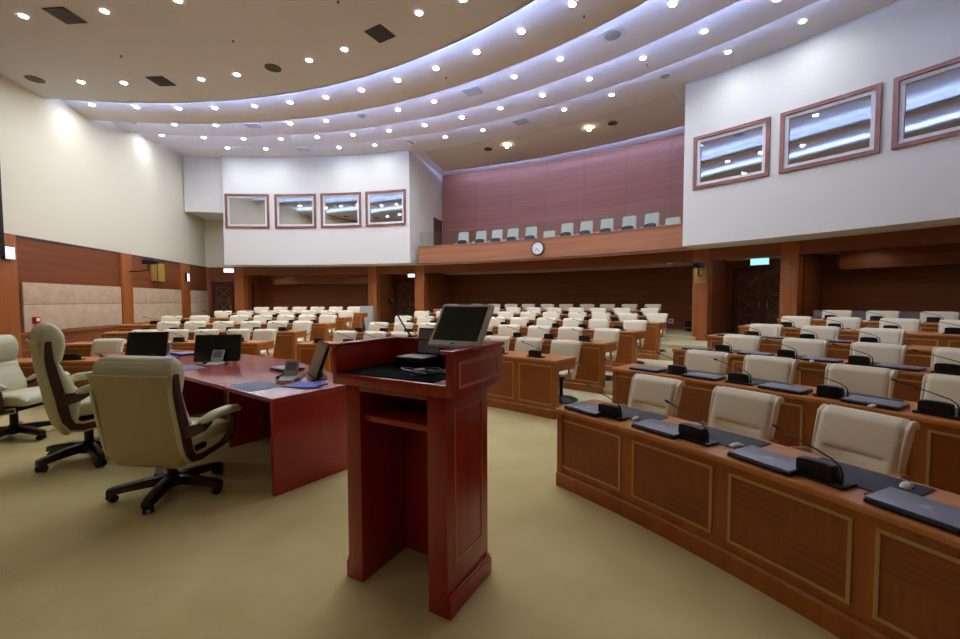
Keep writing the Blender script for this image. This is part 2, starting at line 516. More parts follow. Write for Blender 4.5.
# below: beam, inner ceiling, rear walls, columns
struct(MB().ring(21.0, 21.3, 2.86, 3.2, mh(-37.4), mh(37.4), 90, HC).build('wall_beam', 'wall_wood', smooth=20))
struct(MB().ring(21.3, 24.6, 2.96, 3.05, mh(-37.4), mh(37.4), 60, HC).build('ceiling_inner', 'soffit_paint', smooth=20))
struct(MB().ring(24.2, 24.5, 0, 3.2, mh(-15.2), mh(15.2), 40, HC).build('wall_back_lower', 'wall_wood', smooth=20))
for sg in (-1, 1):
    def seg(a, b_): return sorted((mh(sg * a), mh(sg * b_)))
    nm = 'left' if sg < 0 else 'right'
    a, b_ = seg(14.95, 21.0); struct(MB().ring(23.0, 23.3, 0, 3.2, a, b_, 10, HC).build('wall_passage_' + nm, 'wall_wood'))
    a, b_ = seg(20.4, 37.2); struct(MB().ring(23.1, 23.4, 0, 3.2, a, b_, 30, HC).build('wall_niche_' + nm, 'wall_wood', smooth=20))
    a, b_ = seg(22.5, 34.5); struct(MB().ring(22.4, 23.1, 2.5, 2.96, a, b_, 30, HC).build('wall_frieze_' + nm, 'wall_wood', smooth=20))
    a, b_ = seg(36.5, 43.0); struct(MB().ring(21.95, 22.2, 0, 5.6, a, b_, 10, HC).build('wall_corner_' + nm, 'wall_wood' if 1 else 'cream_wall'))
    a, b_ = seg(37.3, 43.0); struct(MB().ring(21.9, 21.96, 3.24, 5.6, a, b_, 10, HC).build('wall_corner_upper_' + nm, 'cream_wall'))
    for a0, a1 in ((14.05, 15.2), (20.05, 21.1), (36.3, 37.35)):
        a, b_ = seg(a0, a1)
        struct(MB().ring(20.98, 21.4, 0, 3.2, a, b_, 3, HC).build('column', 'column_wood', bevel=.008))
    for a0, a1, r1 in ((14.95, 15.2, 23.0), (20.0, 20.2, 23.0), (21.0, 21.2, 23.2), (36.4, 36.6, 23.2), (14.0, 14.2, 24.3)):
        a, b_ = seg(a0, a1)
        struct(MB().ring(21.4, r1, 0, 3.0, a, b_, 1, HC).build('wall_return', 'wall_wood'))

# ------------------------------------------------------------------ setting: doors
def door(n, r, a0, a1, z0, z1, leaves=2):
    c = polh(r, (a0 + a1) / 2, z0)
    root = struct(empty('door_%d' % n, c)); inv = Matrix.Translation(-c)
    def add(name, b, m, bevel=0, par=None):
        o = b.build(name, m, par or root, bevel); o.data.transform(inv); return o
    d = math.degrees(.08 / r)
    b = MB(); b.ring(r - .06, r, z0, z1 + .1, a0 - d, a0, 1, HC); b.ring(r - .06, r, z0, z1 + .1, a1, a1 + d, 1, HC); b.ring(r - .06, r, z1, z1 + .1, a0, a1, 4, HC)
    add('door_frame', b, 'dark_wood')
    for i in range(leaves):
        l0, l1 = a0 + (a1 - a0) * i / leaves + .02, a0 + (a1 - a0) * (i + 1) / leaves - .02
        leaf = add('door_leaf', MB().ring(r - .03, r - .005, z0, z1, l0, l1, 2, HC), 'door_wood')
        b = MB(); m0, m1 = l0 + (l1 - l0) * .14, l1 - (l1 - l0) * .14
        hh = (z1 - z0 - .2) / 3
        def bar(p, q, w=.016):
            p, q = Vector(p), Vector(q); b.tube([p, q], w, 4)
        for k in range(3):
            y0, y1 = z0 + .1 + hh * k + .03, z0 + .1 + hh * (k + 1) - .03
            P = [polh(r - .035, m0, y0), polh(r - .035, m1, y0), polh(r - .035, m1, y1), polh(r - .035, m0, y1)]
            for u in range(4): bar(P[u], P[(u + 1) % 4], .011)
            bar(P[0], P[2]); bar(P[1], P[3])
        add('door_inlay', b, 'door_gold', par=leaf)
        s = l1 - .25 if i == 0 else l0 + .25
        add('door_handle', MB().tube([polh(r - .08, s, z0 + .95), polh(r - .08, s, z0 + 1.15)], .014, 6), 'gold', par=leaf)
LZ = PK[5]
a0, _ = on_r(735, 300, 23.0); door(1, 23.0, a0, mh(19.7), LZ, LZ + 2.12)
door(2, 23.0, mh(-19.7), 2 * A5 - a0, LZ, LZ + 2.12)
b0, _ = on_r(214.5, 300, 21.95); b1 = mh(-37.3); door(3, 21.95, b0, b1 + .9, .37, .37 + 2.1)
door(4, 21.95, 2 * A5 - b1 - .9, 2 * A5 - b0, .37, .37 + 2.1)
# gallery side door on the flank of the left booth
b = MB(); b.ring(22.3, 23.3, 3.35, 5.45, mh(-14.28), mh(-14.2), 1, HC); struct(b.build('door_5', 'door_wood'))

# ------------------------------------------------------------------ delegates' desks
DT = [.71] + [PK[k] + .78 for k in range(1, 7)]
ORD = ['first', 'second', 'third', 'fourth', 'fifth', 'sixth', 'seventh', 'eighth', 'ninth', 'tenth', 'eleventh']
ROW = {'right': ['front', 'second', 'third', 'fourth', 'fifth', 'rearmost'],
       'middle': [None, 'front', 'second', 'third', 'fourth', 'fifth', 'rearmost'],
       'left': ['front', 'second', 'third', 'fourth', 'fifth', 'rearmost']}
def th_px(l, k): return [theta_of(p, RK[k] + 1.09, PK[k] + .92) for p in l]

SEATS = {
 'right': {0: (25.9, 46.0, [655, 743, 859]), 1: (22.9, 45.5, [707, 770, 863, 968]), 2: (23.0, 45, [742, 806, 879, 967]),
           3: (22.5, 44.5, [766, 821, 882]), 4: (22.6, 44, [796, 844, 900, 962]), 5: (23.6, 43.5, [837, 883, 940])},
 'middle': {1: (-12.17, 18.0, [345, 374, 401, 428, 461, 497, 528.5, 566]), 2: (None, 17.3, [377.5, 402, 427, 455, 481, 508, 538, 569.5, 606]),
            3: (None, 16.9, [401.5, 423.5, 447, 471, 495, 518.5, 545, 571, 598, 634]), 4: (None, 16.6, [420.7, 442, 463, 484, 504.5, 527, 549.5, 576, 599, 626.5, 655]),
            5: (None, 16.4, [450, 471, 491, 511.5, 532, 552.5, 574.5, 596.5, 620, 648]), 6: (None, 16.0, [450, 474.7, 492, 509, 526.5, 545.5, 564.5, 585, 605, 627.5, 651])},
 'left': {0: (None, -27.0, [111]), 1: (None, -17.2, [145, 177, 208, 240, 267]), 2: (None, -18.2, [169, 196, 224.5, 251.5, 278, 303]),
          3: (None, -18.32, [172, 201, 240, 264, 286, 308, 329]), 4: (None, -19.2, [224, 245, 268, 288, 309, 329, 347]), 5: (None, -19.5, [262, 281, 300, 318, 336, 354])}}
CH = {}
for sec, rows in SEATS.items():
    for k, (a, b, px) in rows.items():
        t = th_px([q + (2 if sec == 'middle' else 0) for q in px], k)
        if sec == 'middle' and k >= 2: b = t[-1] + math.degrees(.39 / RK[k])
        if a is None:
            a = t[0] - math.degrees(.42 / RK[k]) if sec == 'middle' else max(wall_heading(RK[k]) + 1.2, t[0] - math.degrees((.9 if k else 1.6) / RK[k]))
        rows[k] = (a, b, t)

def desk_row(sec, k):
    a0, a1, ths = SEATS[sec][k]
    r = RK[k]; zb = PK[k - 1] if k > 0 else 0.0; zt = DT[k]; zi = PK[k]
    rn = ROW[sec][k]
    c = pol(r, (a0 + a1) / 2, zb)
    root = empty('desk_row', c, 0, 'curved %s bench desk with inlaid panels, %s row of the %s block' % ('cherry wood', rn, sec), 'desk', 'curved bench desks')
    inv = Matrix.Translation(-c)
    def add(name, b, m, bevel=0, par=None):
        o = b.build(name, m, par or root, bevel, smooth=25); o.data.transform(inv); return o
    n = max(8, int((a1 - a0) * 1.6))
    deg = lambda m: math.degrees(m / r)
    add('front_board', MB().ring(r + .005, r + .04, zb + .001, zt - .035, a0, a1, n), 'desk_wood')
    add('plinth', MB().sweep([(r - .025, zb + .001), (r + .01, zb + .001), (r + .01, zb + .13), (r - .012, zb + .13), (r - .025, zb + .115)], a0, a1, n), 'desk_wood')
    add('desk_top', MB().sweep([(r - .02, zt - .035), (r + .56, zt - .035), (r + .56, zt), (r - .012, zt), (r - .02, zt - .01)], a0 - deg(.015), a1 + deg(.015), n), 'desk_top_wood')
    add('rear_apron', MB().ring(r + .50, r + .525, zt - .13, zt - .036, a0, a1, n), 'desk_wood')
    for s, e in ((1, a0), (-1, a1)):
        e0, e1 = sorted((e, e + s * deg(.06)))
        add('end_post', MB().ring(r - .012, r + .10, zb + .001, zt - .036, e0, e1, 1), 'desk_wood')
        e0, e1 = sorted((e, e + s * deg(.03)))
        add('end_board', MB().ring(r + .10, r + .55, zt - .17, zt - .036, e0, e1, 1), 'desk_wood')
    # bays at the seats
    pitch = (ths[-1] - ths[0]) / (len(ths) - 1) if len(ths) > 1 else math.degrees(.72 / r)
    if k == 0 and sec == 'right':
        px_b = [((562, 619), 440), ((634, 710), 470), ((731, 849), 510)]
        bays = [tuple(on_r(p, y, r, (0, 0))[0] for p in pp) for pp, y in px_b] + [(on_r(880, 560, r, (0, 0))[0], on_r(880, 560, r, (0, 0))[0] + 5.2)]
    else:
        m = max(1, round((a1 - a0) / pitch)); w = (a1 - a0) / m
        bays = [(a0 + w * i + deg(.07), a0 + w * (i + 1) - deg(.07)) for i in range(m)]
    z0, z1 = zb + .20, zt - .105
    for b0, b1 in bays:
        b = MB(); nn = 6
        W = r * R(b1 - b0); Hh = z1 - z0
        for i in range(nn):
            t0, t1 = b0 + (b1 - b0) * i / nn, b0 + (b1 - b0) * (i + 1) / nn
            ii = b.pts([pol(r + .001, t0, z0), pol(r + .001, t1, z0), pol(r + .001, t1, z1), pol(r + .001, t0, z1)])
            u0, u1 = W * (i / nn - .5), W * ((i + 1) / nn - .5)
            b.face((ii, ii + 1, ii + 2, ii + 3), [(u0, -Hh / 2), (u1, -Hh / 2), (u1, Hh / 2), (u0, Hh / 2)])
        # returns so the panel has a body
        b2 = MB(); b2.v = list(b.v); b2.f = list(b.f); b2.uv = dict(b.uv)
        b2.ring(r + .0012, r + .005, z0, z1, b0, b1, nn)
        pn = add('panel', b2, 'panel_wood')
        f = .018; fd = deg(f); b = MB()
        b.ring(r - .005, r + .004, z0 - f, z0, b0 - fd, b1 + fd, nn); b.ring(r - .005, r + .004, z1, z1 + f, b0 - fd, b1 + fd, nn)
        b.ring(r - .005, r + .004, z0, z1, b0 - fd, b0, 1); b.ring(r - .005, r + .004, z0, z1, b1, b1 + fd, 1)
        add('inlay_frame', b, 'inlay', par=pn)
for sec in SEATS:
    for k in SEATS[sec]: desk_row(sec, k)

# ------------------------------------------------------------------ delegate chair (front is -Y)
def make_chair():
    root = empty('delegate_chair')
    def cre(x, y, z):
        d = 0
        if .60 < z < .75 and abs(x) < .155: d += .024 * math.exp(-((z - .675) / .014) ** 2)
        if z < .69: d += .017 * (math.exp(-((x - .15) / .012) ** 2) + math.exp(-((x + .15) / .012) ** 2))
        d += .014 * (math.exp(-((abs(x) - .232) / .009) ** 2))
        return d
    path, hw, ht = [], [], []
    for i in range(34):
        t = i / 33
        z = .43 + .478 * t; y = .02 + .10 * t + .03 * t * t
        path.append((y, z)); hw.append(.238 + .025 * t); ht.append(.045 + .012 * math.sin(PI * t))
    for a, dz in ((.158, .945), (.172, .957), (.190, .962), (.207, .957), (.217, .945), (.220, .93)):
        path.append((a, dz - .022)); hw.append(.263); ht.append(.032)
    path[:0] = [(.008, .355), (.01, .37), (.014, .40)]; hw[:0] = [.215, .228, .234]; ht[:0] = [.015, .03, .04]
    b = MB(); n = 36
    # normal of the path points to -Y side for an upward path: cushion uses (-tz, ty)
    b.cushion(path, hw, ht, 40, 7, cre)
    b.build('backrest', 'cream_leather', root, smooth=60)
    b = MB()
    path = [(-.27, .43), (-.265, .45), (-.24, .465), (-.1, .47), (.04, .462), (.08, .455)]
    b.cushion(path, [.21, .235, .245, .248, .245, .235], [.015, .035, .045, .05, .045, .03], 28, 5)
    b.build('seat', 'cream_leather', root, smooth=60)
    for s in (-1, 1):
        x = .272 * s
        b = MB(); b.tube([(x, .07, .60), (x, .0, .625), (x * 1.03, -.12, .635), (x * 1.03, -.22, .62), (x, -.26, .585), (x * .97, -.235, .52), (x * .93, -.18, .44), (x * .88, -.13, .425)],
                         [.018, .022, .027, .027, .023, .02, .02, .018], 8)
        b.build('armrest', 'arm_wood', root)
    b = MB(); b.lathe([(.03, .05), (.03, .30), (.05, .34), (.10, .40), (.12, .42)], 14); b.build('column', 'dark_metal', root)
    b = MB(); b.lathe([(.27, .002), (.275, .012), (.24, .03), (.10, .05), (.035, .07)], 24); b.build('base', 'black', root)
    return root
CHAIR = make_chair(); freeze(CHAIR)
used = [False]
def place_chair(x, y, z, rz, label, group):
    if not used[0]: o = CHAIR; used[0] = True
    else: o = copy_tree(CHAIR)
    o.location = (x, y, z); o.rotation_euler = (0, 0, rz)
    tag(o, label, 'chair', group)
    return o

# ------------------------------------------------------------------ microphone console (rear face to the viewer, -Y)
def make_console():
    root = empty('microphone_console')
    MB().box((0, .02, .010), (.30, .15, .018)).build('base_plate', 'black', root, .004)
    b = MB()
    prof = [(-.125, .02), (.085, .02), (.085, .10), (.075, .112), (.03, .118), (-.06, .118), (-.112, .112), (-.125, .10)]
    rings = []
    for y, k in ((-.035, .97), (-.03, 1.0), (.02, 1.0), (.055, .92)):
        rings.append([(x * k, y + (.02 if z < .05 else 0) * (1 if y > 0 else 0), .02 + (z - .02) * k) for x, z in prof])
    b.loft(rings); b.build('speaker_box', 'black', root, .004)
    b = MB(); p = [(.118, .0, .018), (.121, .0, .075), (.108, .004, .115), (.06, .015, .145), (-.06, .035, .176), (-.22, .06, .212), (-.30, .072, .23)]
    g = b.tube(p, [.008, .007, .0055, .005, .005, .005, .005], 6).build('gooseneck', 'black', root)
    b = MB(); b.tube([(-.295, .071, .2288), (-.305, .073, .231), (-.335, .078, .238), (-.35, .08, .2415)], [.006, .011, .011, .006], 8); b.build('microphone_head', 'black', root)
    return root
CONSOLE = make_console(); freeze(CONSOLE); used_c = [False]
def make_laptop():
    root = empty('laptop')
    MB().box((0, 0, .011), (.36, .25, .02)).build('base', 'black', root, .004)
    lid = MB().box((0, .004, .0265), (.356, .242, .011)).build('lid', 'laptop_grey', root, .004)
    MB().lathe([(.022, .032), (.022, .0328)], 16).build('badge', 'pale_grey', lid)
    MB().tube([(-.14, -.124, .016), (.14, -.124, .016)], .009, 6).build('hinge', 'black', root)
    return root
LAPTOP = make_laptop(); freeze(LAPTOP); used_l = [False]
def place(proto, flag, loc, rz, label, cat, group):
    if not flag[0]: o = proto; flag[0] = True
    else: o = copy_tree(proto)
    o.location = loc; o.rotation_euler = (0, 0, rz)
    if proto is CONSOLE: o.scale = (.86, .86, .9)
    tag(o, label, cat, group); return o
def make_mouse():
    root = empty('computer_mouse')
    b = MB(); rings = []
    for y, w, h in ((-.05, .012, .008), (-.044, .022, .016), (-.02, .028, .025), (.012, .028, .027), (.038, .022, .02), (.049, .011, .01)):
        rings.append([(w * math.cos(t), y, max(.002, h * math.sin(t))) for t in [PI * j / 8 for j in range(9)]])
    b.loft(rings); sh = b.build('shell', 'silver', root, smooth=60)
    MB().box((0, .026, .022), (.007, .018, .010)).build('wheel', 'black', sh)
    MB().prism([(-.03, -.03), (.03, -.03), (.028, .03), (-.028, .03)], .001, .010).build('side_grip', 'black', root, .003)
    return root
MOUSE = make_mouse(); freeze(MOUSE); used_m = [False]

SKIP_CONSOLE = set()
for sec in SEATS:
    for k, (a0, a1, ths) in SEATS[sec].items():
        n = len(ths); rn = ROW[sec][k]
        order = list(range(n)) if sec == 'right' else list(range(n))[::-1]
        for idx, i in enumerate(order):
            th = ths[i]; r = RK[k] + .9
            if n == 1: seat = 'only seat showing'
            elif sec == 'middle' and i < 4 and k < 4 and n - idx > 0 and proj(pol(r, th, PK[k] + .9))[0] < 440:
                seat = '%s seat from the left end' % ORD[i]
            else: seat = '%s seat from the %s aisle' % (ORD[idx], {'right': 'steps', 'middle': 'right-hand', 'left': 'right-hand'}[sec])
            dz = random.uniform(-3.5, 3.5)
            rr = r + random.uniform(-.03, .03)
            p = pol(rr + (.08 if k == 0 and sec == 'right' else 0), th, PK[k] + .002)
            oc = place_chair(p.x, p.y, p.z, R(-th + dz), 'cream leather chair, %s, %s row, %s block' % (seat, rn, sec), 'delegates\' chairs in the %s block' % sec)
            oc.scale = (1, 1, .945 if k == 0 and sec == 'right' else 1.02 if sec == 'left' else 1.0)
            # console
            if sec == 'right' and k == 0: cth = theta_of([612, 696, 822][i], RK[0] + .15, .76)
            else: cth = th + math.degrees((.09 if sec == 'right' else -.02) / RK[k])
            p = pol(RK[k] + .13, cth, DT[k] + .001)
            place(CONSOLE, used_c, p, R(-cth + random.uniform(-4, 4)), 'black gooseneck microphone console, %s, %s row, %s block' % (seat, rn, sec), 'microphone', 'microphone consoles in the %s block' % sec)
            # desk pads and laptops where the photo shows them
            if sec == 'right' and k <= 3:
                pth = theta_of([632, 722, 860][i], RK[0] + .36, .72) if k == 0 else cth + math.degrees(.10 / RK[k])
                q = pol(RK[k] + .36, pth, DT[k] + .001)
                o = MB().box((0, 0, .003), (.50, .32, .006)).build('desk_pad', 'slate_pad', None, .002)
                o.location = q; o.rotation_euler = (0, 0, R(-pth))
                tag(o, 'dark slate desk pad, %s, %s row, right block' % (seat, rn), 'desk pad', 'desk pads in the right block')
                lth = theta_of([588, 661, 768][i], RK[0] + .14, .73) if k == 0 else cth - math.degrees(.37 / RK[k])
                q = pol(RK[k] + .15, lth, DT[k] + .001)
                place(LAPTOP, used_l, q, R(-lth + random.uniform(-3, 3)), 'closed grey laptop, %s, %s row, right block' % (seat, rn), 'laptop', 'closed laptops in the right block')
q = theta_of(925, RK[0] + .14, .73); p = pol(RK[0] + .15, q, .711)
place(LAPTOP, used_l, p, R(-q), 'closed grey laptop at the right edge of the photo, front row, right block', 'laptop', 'closed laptops in the right block')
o = MB().box((0, 0, .003), (.50, .32, .006)).build('desk_pad', 'slate_pad', None, .002)
p = pol(RK[0] + .38, q + 2.1, .711); o.location = p; o.rotation_euler = (0, 0, R(-q - 2))
tag(o, 'dark slate desk pad beside the laptop at the right edge of the photo', 'desk pad', 'desk pads in the right block')
for px, py, k, what in ((907, 487, 0, 'beside the nearest laptop on the front desk, right block'), (636, 419.5, 0, 'left of the second laptop on the front desk, right block'), (737, 446.5, 0, 'left of the third laptop on the front desk, right block'),
                        (771, 389, 1, 'by the second seat on the second row, right block'), (875, 407, 1, 'by the third seat on the second row, right block'), (812, 362, 2, 'by the second seat on the third row, right block')):
    p = at(px, py, DT[k] + .002); th = math.degrees(math.atan2(p.x, p.y))
    place(MOUSE, used_m, p, R(-th + random.uniform(-30, 30)), 'small silver mouse ' + what, 'mouse', 'computer mice')
# loose lead on the front desk
pts_ = [at(*q) for q in ((883, 503, .716), (868, 500, .714), (864, 494, .714), (872, 492, .714), (879, 496, .716))]
c = empty('cable', pts_[0], 0, 'short thin black lead beside the nearest laptop on the front desk', 'cable')
MB().tube([p - pts_[0] for p in pts_], .002, 5).build('lead', 'black', c)
d_ = (pts_[4] - pts_[3]).normalized() * .03
MB().tube([pts_[4] - pts_[0], pts_[4] - pts_[0] + d_], .008, 6).build('plug', 'black', c)

# ------------------------------------------------------------------ lectern
LE = empty('lectern', (3.316, 6.175, 0), R(-4.2), 'red mahogany lectern with open back, raised tray and inlaid side panels', 'lectern')
def lp(name, b, m='mahogany', bev=.004, par=None): return b.build(name, m, par or LE, bev)
X0, X1, Y0, Y1 = -.357, .372, -.235, .215
def wedge(x0, x1):   # side panel, slightly deeper at the foot
    b = MB(); b.bounds(x0, x1, Y0, Y1, .002, 1.20); return b
sp = lp('side_panel', wedge(X0, X0 + .115)); sp2 = lp('side_panel', wedge(X1 - .125, X1))
b = MB(); b.bounds(X0 + .115, X0 + .345, Y1 - .04, Y1, .002, 1.20); lp('back_panel', b)
b = MB(); b.bounds(X0 + .35, X1 - .125, Y1 - .055, Y1 - .0, .002, 1.20); lp('back_panel', b)
b = MB(); b.bounds(X0 + .116, X1 - .126, Y0 + .03, Y1 - .06, .985, 1.02); lp('shelf', b)
b = MB(); b.bounds(X0 + .002, X1 - .002, Y0 + .002, Y0 + .03, 1.165, 1.205); lp('front_rail', b)
for s, x in ((-1, X0), (1, X1)):
    b = MB(); xx = x + s * .018
    b.bounds(min(x, xx), max(x, xx), Y0, Y1 + .018, .002, .10); b.bounds(min(x, x + s * .010), max(x, x + s * .010), Y0, Y1 + .01, .10, .125)
    lp('plinth_moulding', b)
def rect_inlay(s, x, y0, y1, z0, z1, w=.016):
    b = MB(); x0, x1 = sorted((x - s * .004, x + s * .0035))
    b.bounds(x0, x1, y0, y1, z0, z0 + w); b.bounds(x0, x1, y0, y1, z1 - w, z1)
    b.bounds(x0, x1, y0, y0 + w, z0 + w, z1 - w); b.bounds(x0, x1, y1 - w, y1, z0 + w, z1 - w)
    return b
rect_inlay(1, X1, Y0 + .07, Y1 - .07, .27, 1.12).build('inlay', 'red_inlay', sp2)
rect_inlay(-1, X0, Y0 + .07, Y1 - .07, .27, 1.12).build('inlay', 'red_inlay', sp)
# tray on top
TX0, TX1, TY0, TY1 = -.412, .445, -.285, .275
b = MB(); b.bounds(TX0 + .002, TX1 - .002, TY0 + .001, TY1 - .002, 1.205, 1.268); tray = lp('tray', b)
wr = MB().bounds(TX1 - .045, TX1, TY0, TY1, 1.203, 1.425); wr = lp('tray_side', wr)
wlf = MB().bounds(TX0, TX0 + .035, TY0, TY1, 1.203, 1.425); wlf = lp('tray_side', wlf)
wb = MB().bounds(TX0 + .036, TX1 - .046, TY1 - .035, TY1, 1.203, 1.425); lp('tray_back', wb)
rect_inlay(1, TX1, TY0 + .05, TY1 - .06, 1.245, 1.385).build('inlay', 'red_inlay', wr)
b = MB(); b.bounds(TX1 - .075, TX1 + .012, TY0 - .012, TY1 + .012, 1.426, 1.448); lp('cap_rail', b, 'table_red', .008)
b = MB(); b.bounds(TX0 - .012, TX0 + .05, TY0 - .012, TY1 + .012, 1.426, 1.448); lp('cap_rail', b, 'table_red', .008)
b = MB(); b.bounds(TX0 + .051, TX1 - .076, TY1 - .05, TY1 + .012, 1.426, 1.448); lp('cap_rail', b, 'table_red', .008)
LM = Matrix.Translation(LE.location) @ Matrix.Rotation(R(-4.2), 4, 'Z')
def onle(x, y, z): return LM @ Vector((x, y, z))
o = MB().bounds(TX0 + .04, .30, TY0 + .03, TY1 - .04, 0, .006).build('felt_mat', 'black_felt', None, .002)
o.location = onle(0, 0, 1.2685); o.rotation_euler = (0, 0, R(-4.2)); tag(o, 'black felt mat lining the tray of the lectern', 'mat')

# monitor on the lectern, tipped well back
mon = empty('monitor', onle(.252, .01, 1.275), R(-4.2), 'silver flat monitor with dark screen tipped back on the lectern', 'monitor')
def tilt(deg_, pivot):
    return Matrix.Translation(pivot) @ Matrix.Rotation(R(deg_), 4, 'X')
T = tilt(-36, (0, .0, .17))
def tb(b, name, m, par, bev=0):
    o = b.build(name, m, par, 0); o.data.transform(T)
    if bev:
        bm = bmesh.new(); bm.from_mesh(o.data); bmesh.ops.bevel(bm, geom=bm.edges[:], offset=bev, segments=2, affect='EDGES', clamp_overlap=True); bm.to_mesh(o.data); bm.free()
    return o
cs = tb(MB().bounds(-.178, .178, 0, .035, -.012, .288), 'casing', 'silver', mon, .006)
tb(MB().bounds(-.154, .154, -.0025, .001, .026, .266), 'screen', 'screen', cs)
tb(MB().bounds(-.012, .012, -.003, .001, .004, .011), 'button', 'black', cs)
b = MB(); b.tube([(0, .06, .012), (0, .075, .12), (0, .06, .20)], [.03, .025, .03], 10); b.build('stand', 'silver', mon)
b = MB(); b.lathe([(.11, .0), (.11, .008), (.05, .016)], 20, (0, .06, 0)); b.build('foot', 'black', mon)

# small computer with its screen up, left of the monitor
p = onle(-.075, .122, 1.275)
lp2 = empty('notebook_computer', p, R(-6), 'small black notebook computer standing open beside the lectern monitor', 'computer')
MB().bounds(-.115, .115, -.10, .10, 0, .07).build('base', 'black', lp2, .004)
MB().bounds(-.10, .10, -.09, .05, .0702, .074).build('keyboard', 'silver', lp2, .001)
T = tilt(-12, (0, .085, .07))
lid = tb(MB().bounds(-.095, .095, 0, .012, 0, .175), 'lid', 'black', lp2)
tb(MB().bounds(-.085, .085, -.002, .001, .010, .165), 'screen', 'mid_grey', lid)
# microphone on the lectern
p = onle(-.27, .275, 1.4485)
mic = empty('lectern_microphone', p, 0, 'black gooseneck microphone rising from the back rail of the lectern', 'microphone')
tip = at(391, 302, 1.72)
def loc_on_depth(px, py, ref):
    d = ray(px, py); k = ((ref[0] - CAM[0]) * -sY + (ref[1] - CAM[1]) * cY) / (d[0] * -sY + d[1] * cY)
    return Vector(CAM) + Vector(d) * k
tip = loc_on_depth(392, 304, p) - p; mid = loc_on_depth(401, 321, p) - p; st = loc_on_depth(410.5, 335.5, p) - p; st.z = 0
mic.location = p + st; tip -= st; mid -= st
MB().lathe([(.022, 0), (.022, .008), (.01, .016)], 12).build('socket', 'black', mic)
MB().tube([(0, 0, .01), mid * .5, mid, tip], [.007, .006, .0055, .0055], 8).build('gooseneck', 'black', mic)
dv = (tip - mid).normalized()
MB().tube([tip, tip + dv * .012, tip + dv * .035, tip + dv * .048], [.008, .018, .018, .009], 10).build('microphone_head', 'black', mic)
# cables with pale connectors and a tissue
p = onle(.12, -.11, 1.275)
cb = empty('cable', p, 0, 'tangled black video cable with pale plugs on the lectern tray', 'cable')
q = []
for i in range(46):
    t = i / 45 * 2 * PI * 2.4
    q.append((.10 * math.cos(t) * (1 - .2 * math.sin(t * .37)) + .04 * math.sin(t * .5), .07 * math.sin(t) + .03 * math.cos(t * .6), .008 + .03 * (i / 45) * abs(math.sin(t * .8))))
MB().tube(q, .006, 6).build('cord', 'black', cb)
for v, w in (((-.04, -.02, .022), (.02, .0, .03)), ((.13, .05, .02), (.19, .06, .03))):
    MB().tube([v, [(v[i] + w[i]) / 2 for i in range(3)], w], [.010, .013, .009], 8).build('plug', 'pale_grey', cb)
p = onle(.345, -.03, 1.2695)
o = MB(); rings = []
for i in range(7):
    a = i / 6
    rings.append([(.035 * math.cos(t) * (1 - .55 * a) * (1 + .12 * math.sin(3 * t + i)), .05 * math.sin(t) * (1 - .4 * a), .07 * a * (1 + .1 * math.sin(2 * t))) for t in [2 * PI * j / 12 for j in range(12)]])
o = o.loft(rings).build('tissue', 'white', None, smooth=60); o.location = p
tag(o, 'crumpled white tissue tucked in the right corner of the lectern tray', 'tissue')

# ------------------------------------------------------------------ presiding table
TZ = .864
u_ = Vector((-.982, .19)).normalized()
TC = Vector((1.62, 6.5)) + u_ * 2.65
TB = empty('presidium_table', (TC.x, TC.y, 0), math.atan2(-u_.y, -u_.x), 'long curved red mahogany table for the chairmen, beside the lectern', 'table')
def tadd(name, b, m, bev=0): return b.build(name, m, TB, bev, smooth=25)
half_far = [(2.66, .80), (2.45, .92), (2.09, 1.03), (1.5, 1.2), (.77, 1.33), (0, 1.38)]
def smooth_curve(ps, n=4):
    out = []
    P = [Vector(p) for p in ps]
    for i in range(len(P) - 1):
        p0, p1, p2, p3 = P[max(i - 1, 0)], P[i], P[i + 1], P[min(i + 2, len(P) - 1)]
        for j in range(n):
            t = j / n
            out.append(.5 * ((2 * p1) + (p2 - p0) * t + (2 * p0 - 5 * p1 + 4 * p2 - p3) * t * t + (3 * p1 - p0 - 3 * p2 + p3) * t ** 3))
    out.append(P[-1]); return [(v.x, v.y) for v in out]
fr = smooth_curve(half_far)
far = fr + [(-x, y) for x, y in fr[::-1][1:]]
tadd('table_top', MB().prism([(-2.66, 0), (2.66, 0)] + far, TZ - .04, TZ), 'table_red', .006)
b = MB()
fc = [(x * .965, y - .09) for x, y in far if y > .8]
for i in range(len(fc) - 1):
    a, c_ = fc[i], fc[i + 1]
    b.prism([a, c_, (c_[0], c_[1] - .03), (a[0], a[1] - .03)], .002, TZ - .041)
tadd('front_panel', b, 'mahogany')
for s_ in (1, -1):
    tadd('end_panel', MB().prism([(s_ * 2.60, .01), (s_ * 2.645, .01), (s_ * 2.645, .77), (s_ * 2.60, .79)], .002, TZ - .041), 'table_red', .003)
for x in (-1.0, 1.0):
    tadd('support_panel', MB().bounds(x - .02, x + .02, .35, 1.12, .002, TZ - .041), 'mahogany')

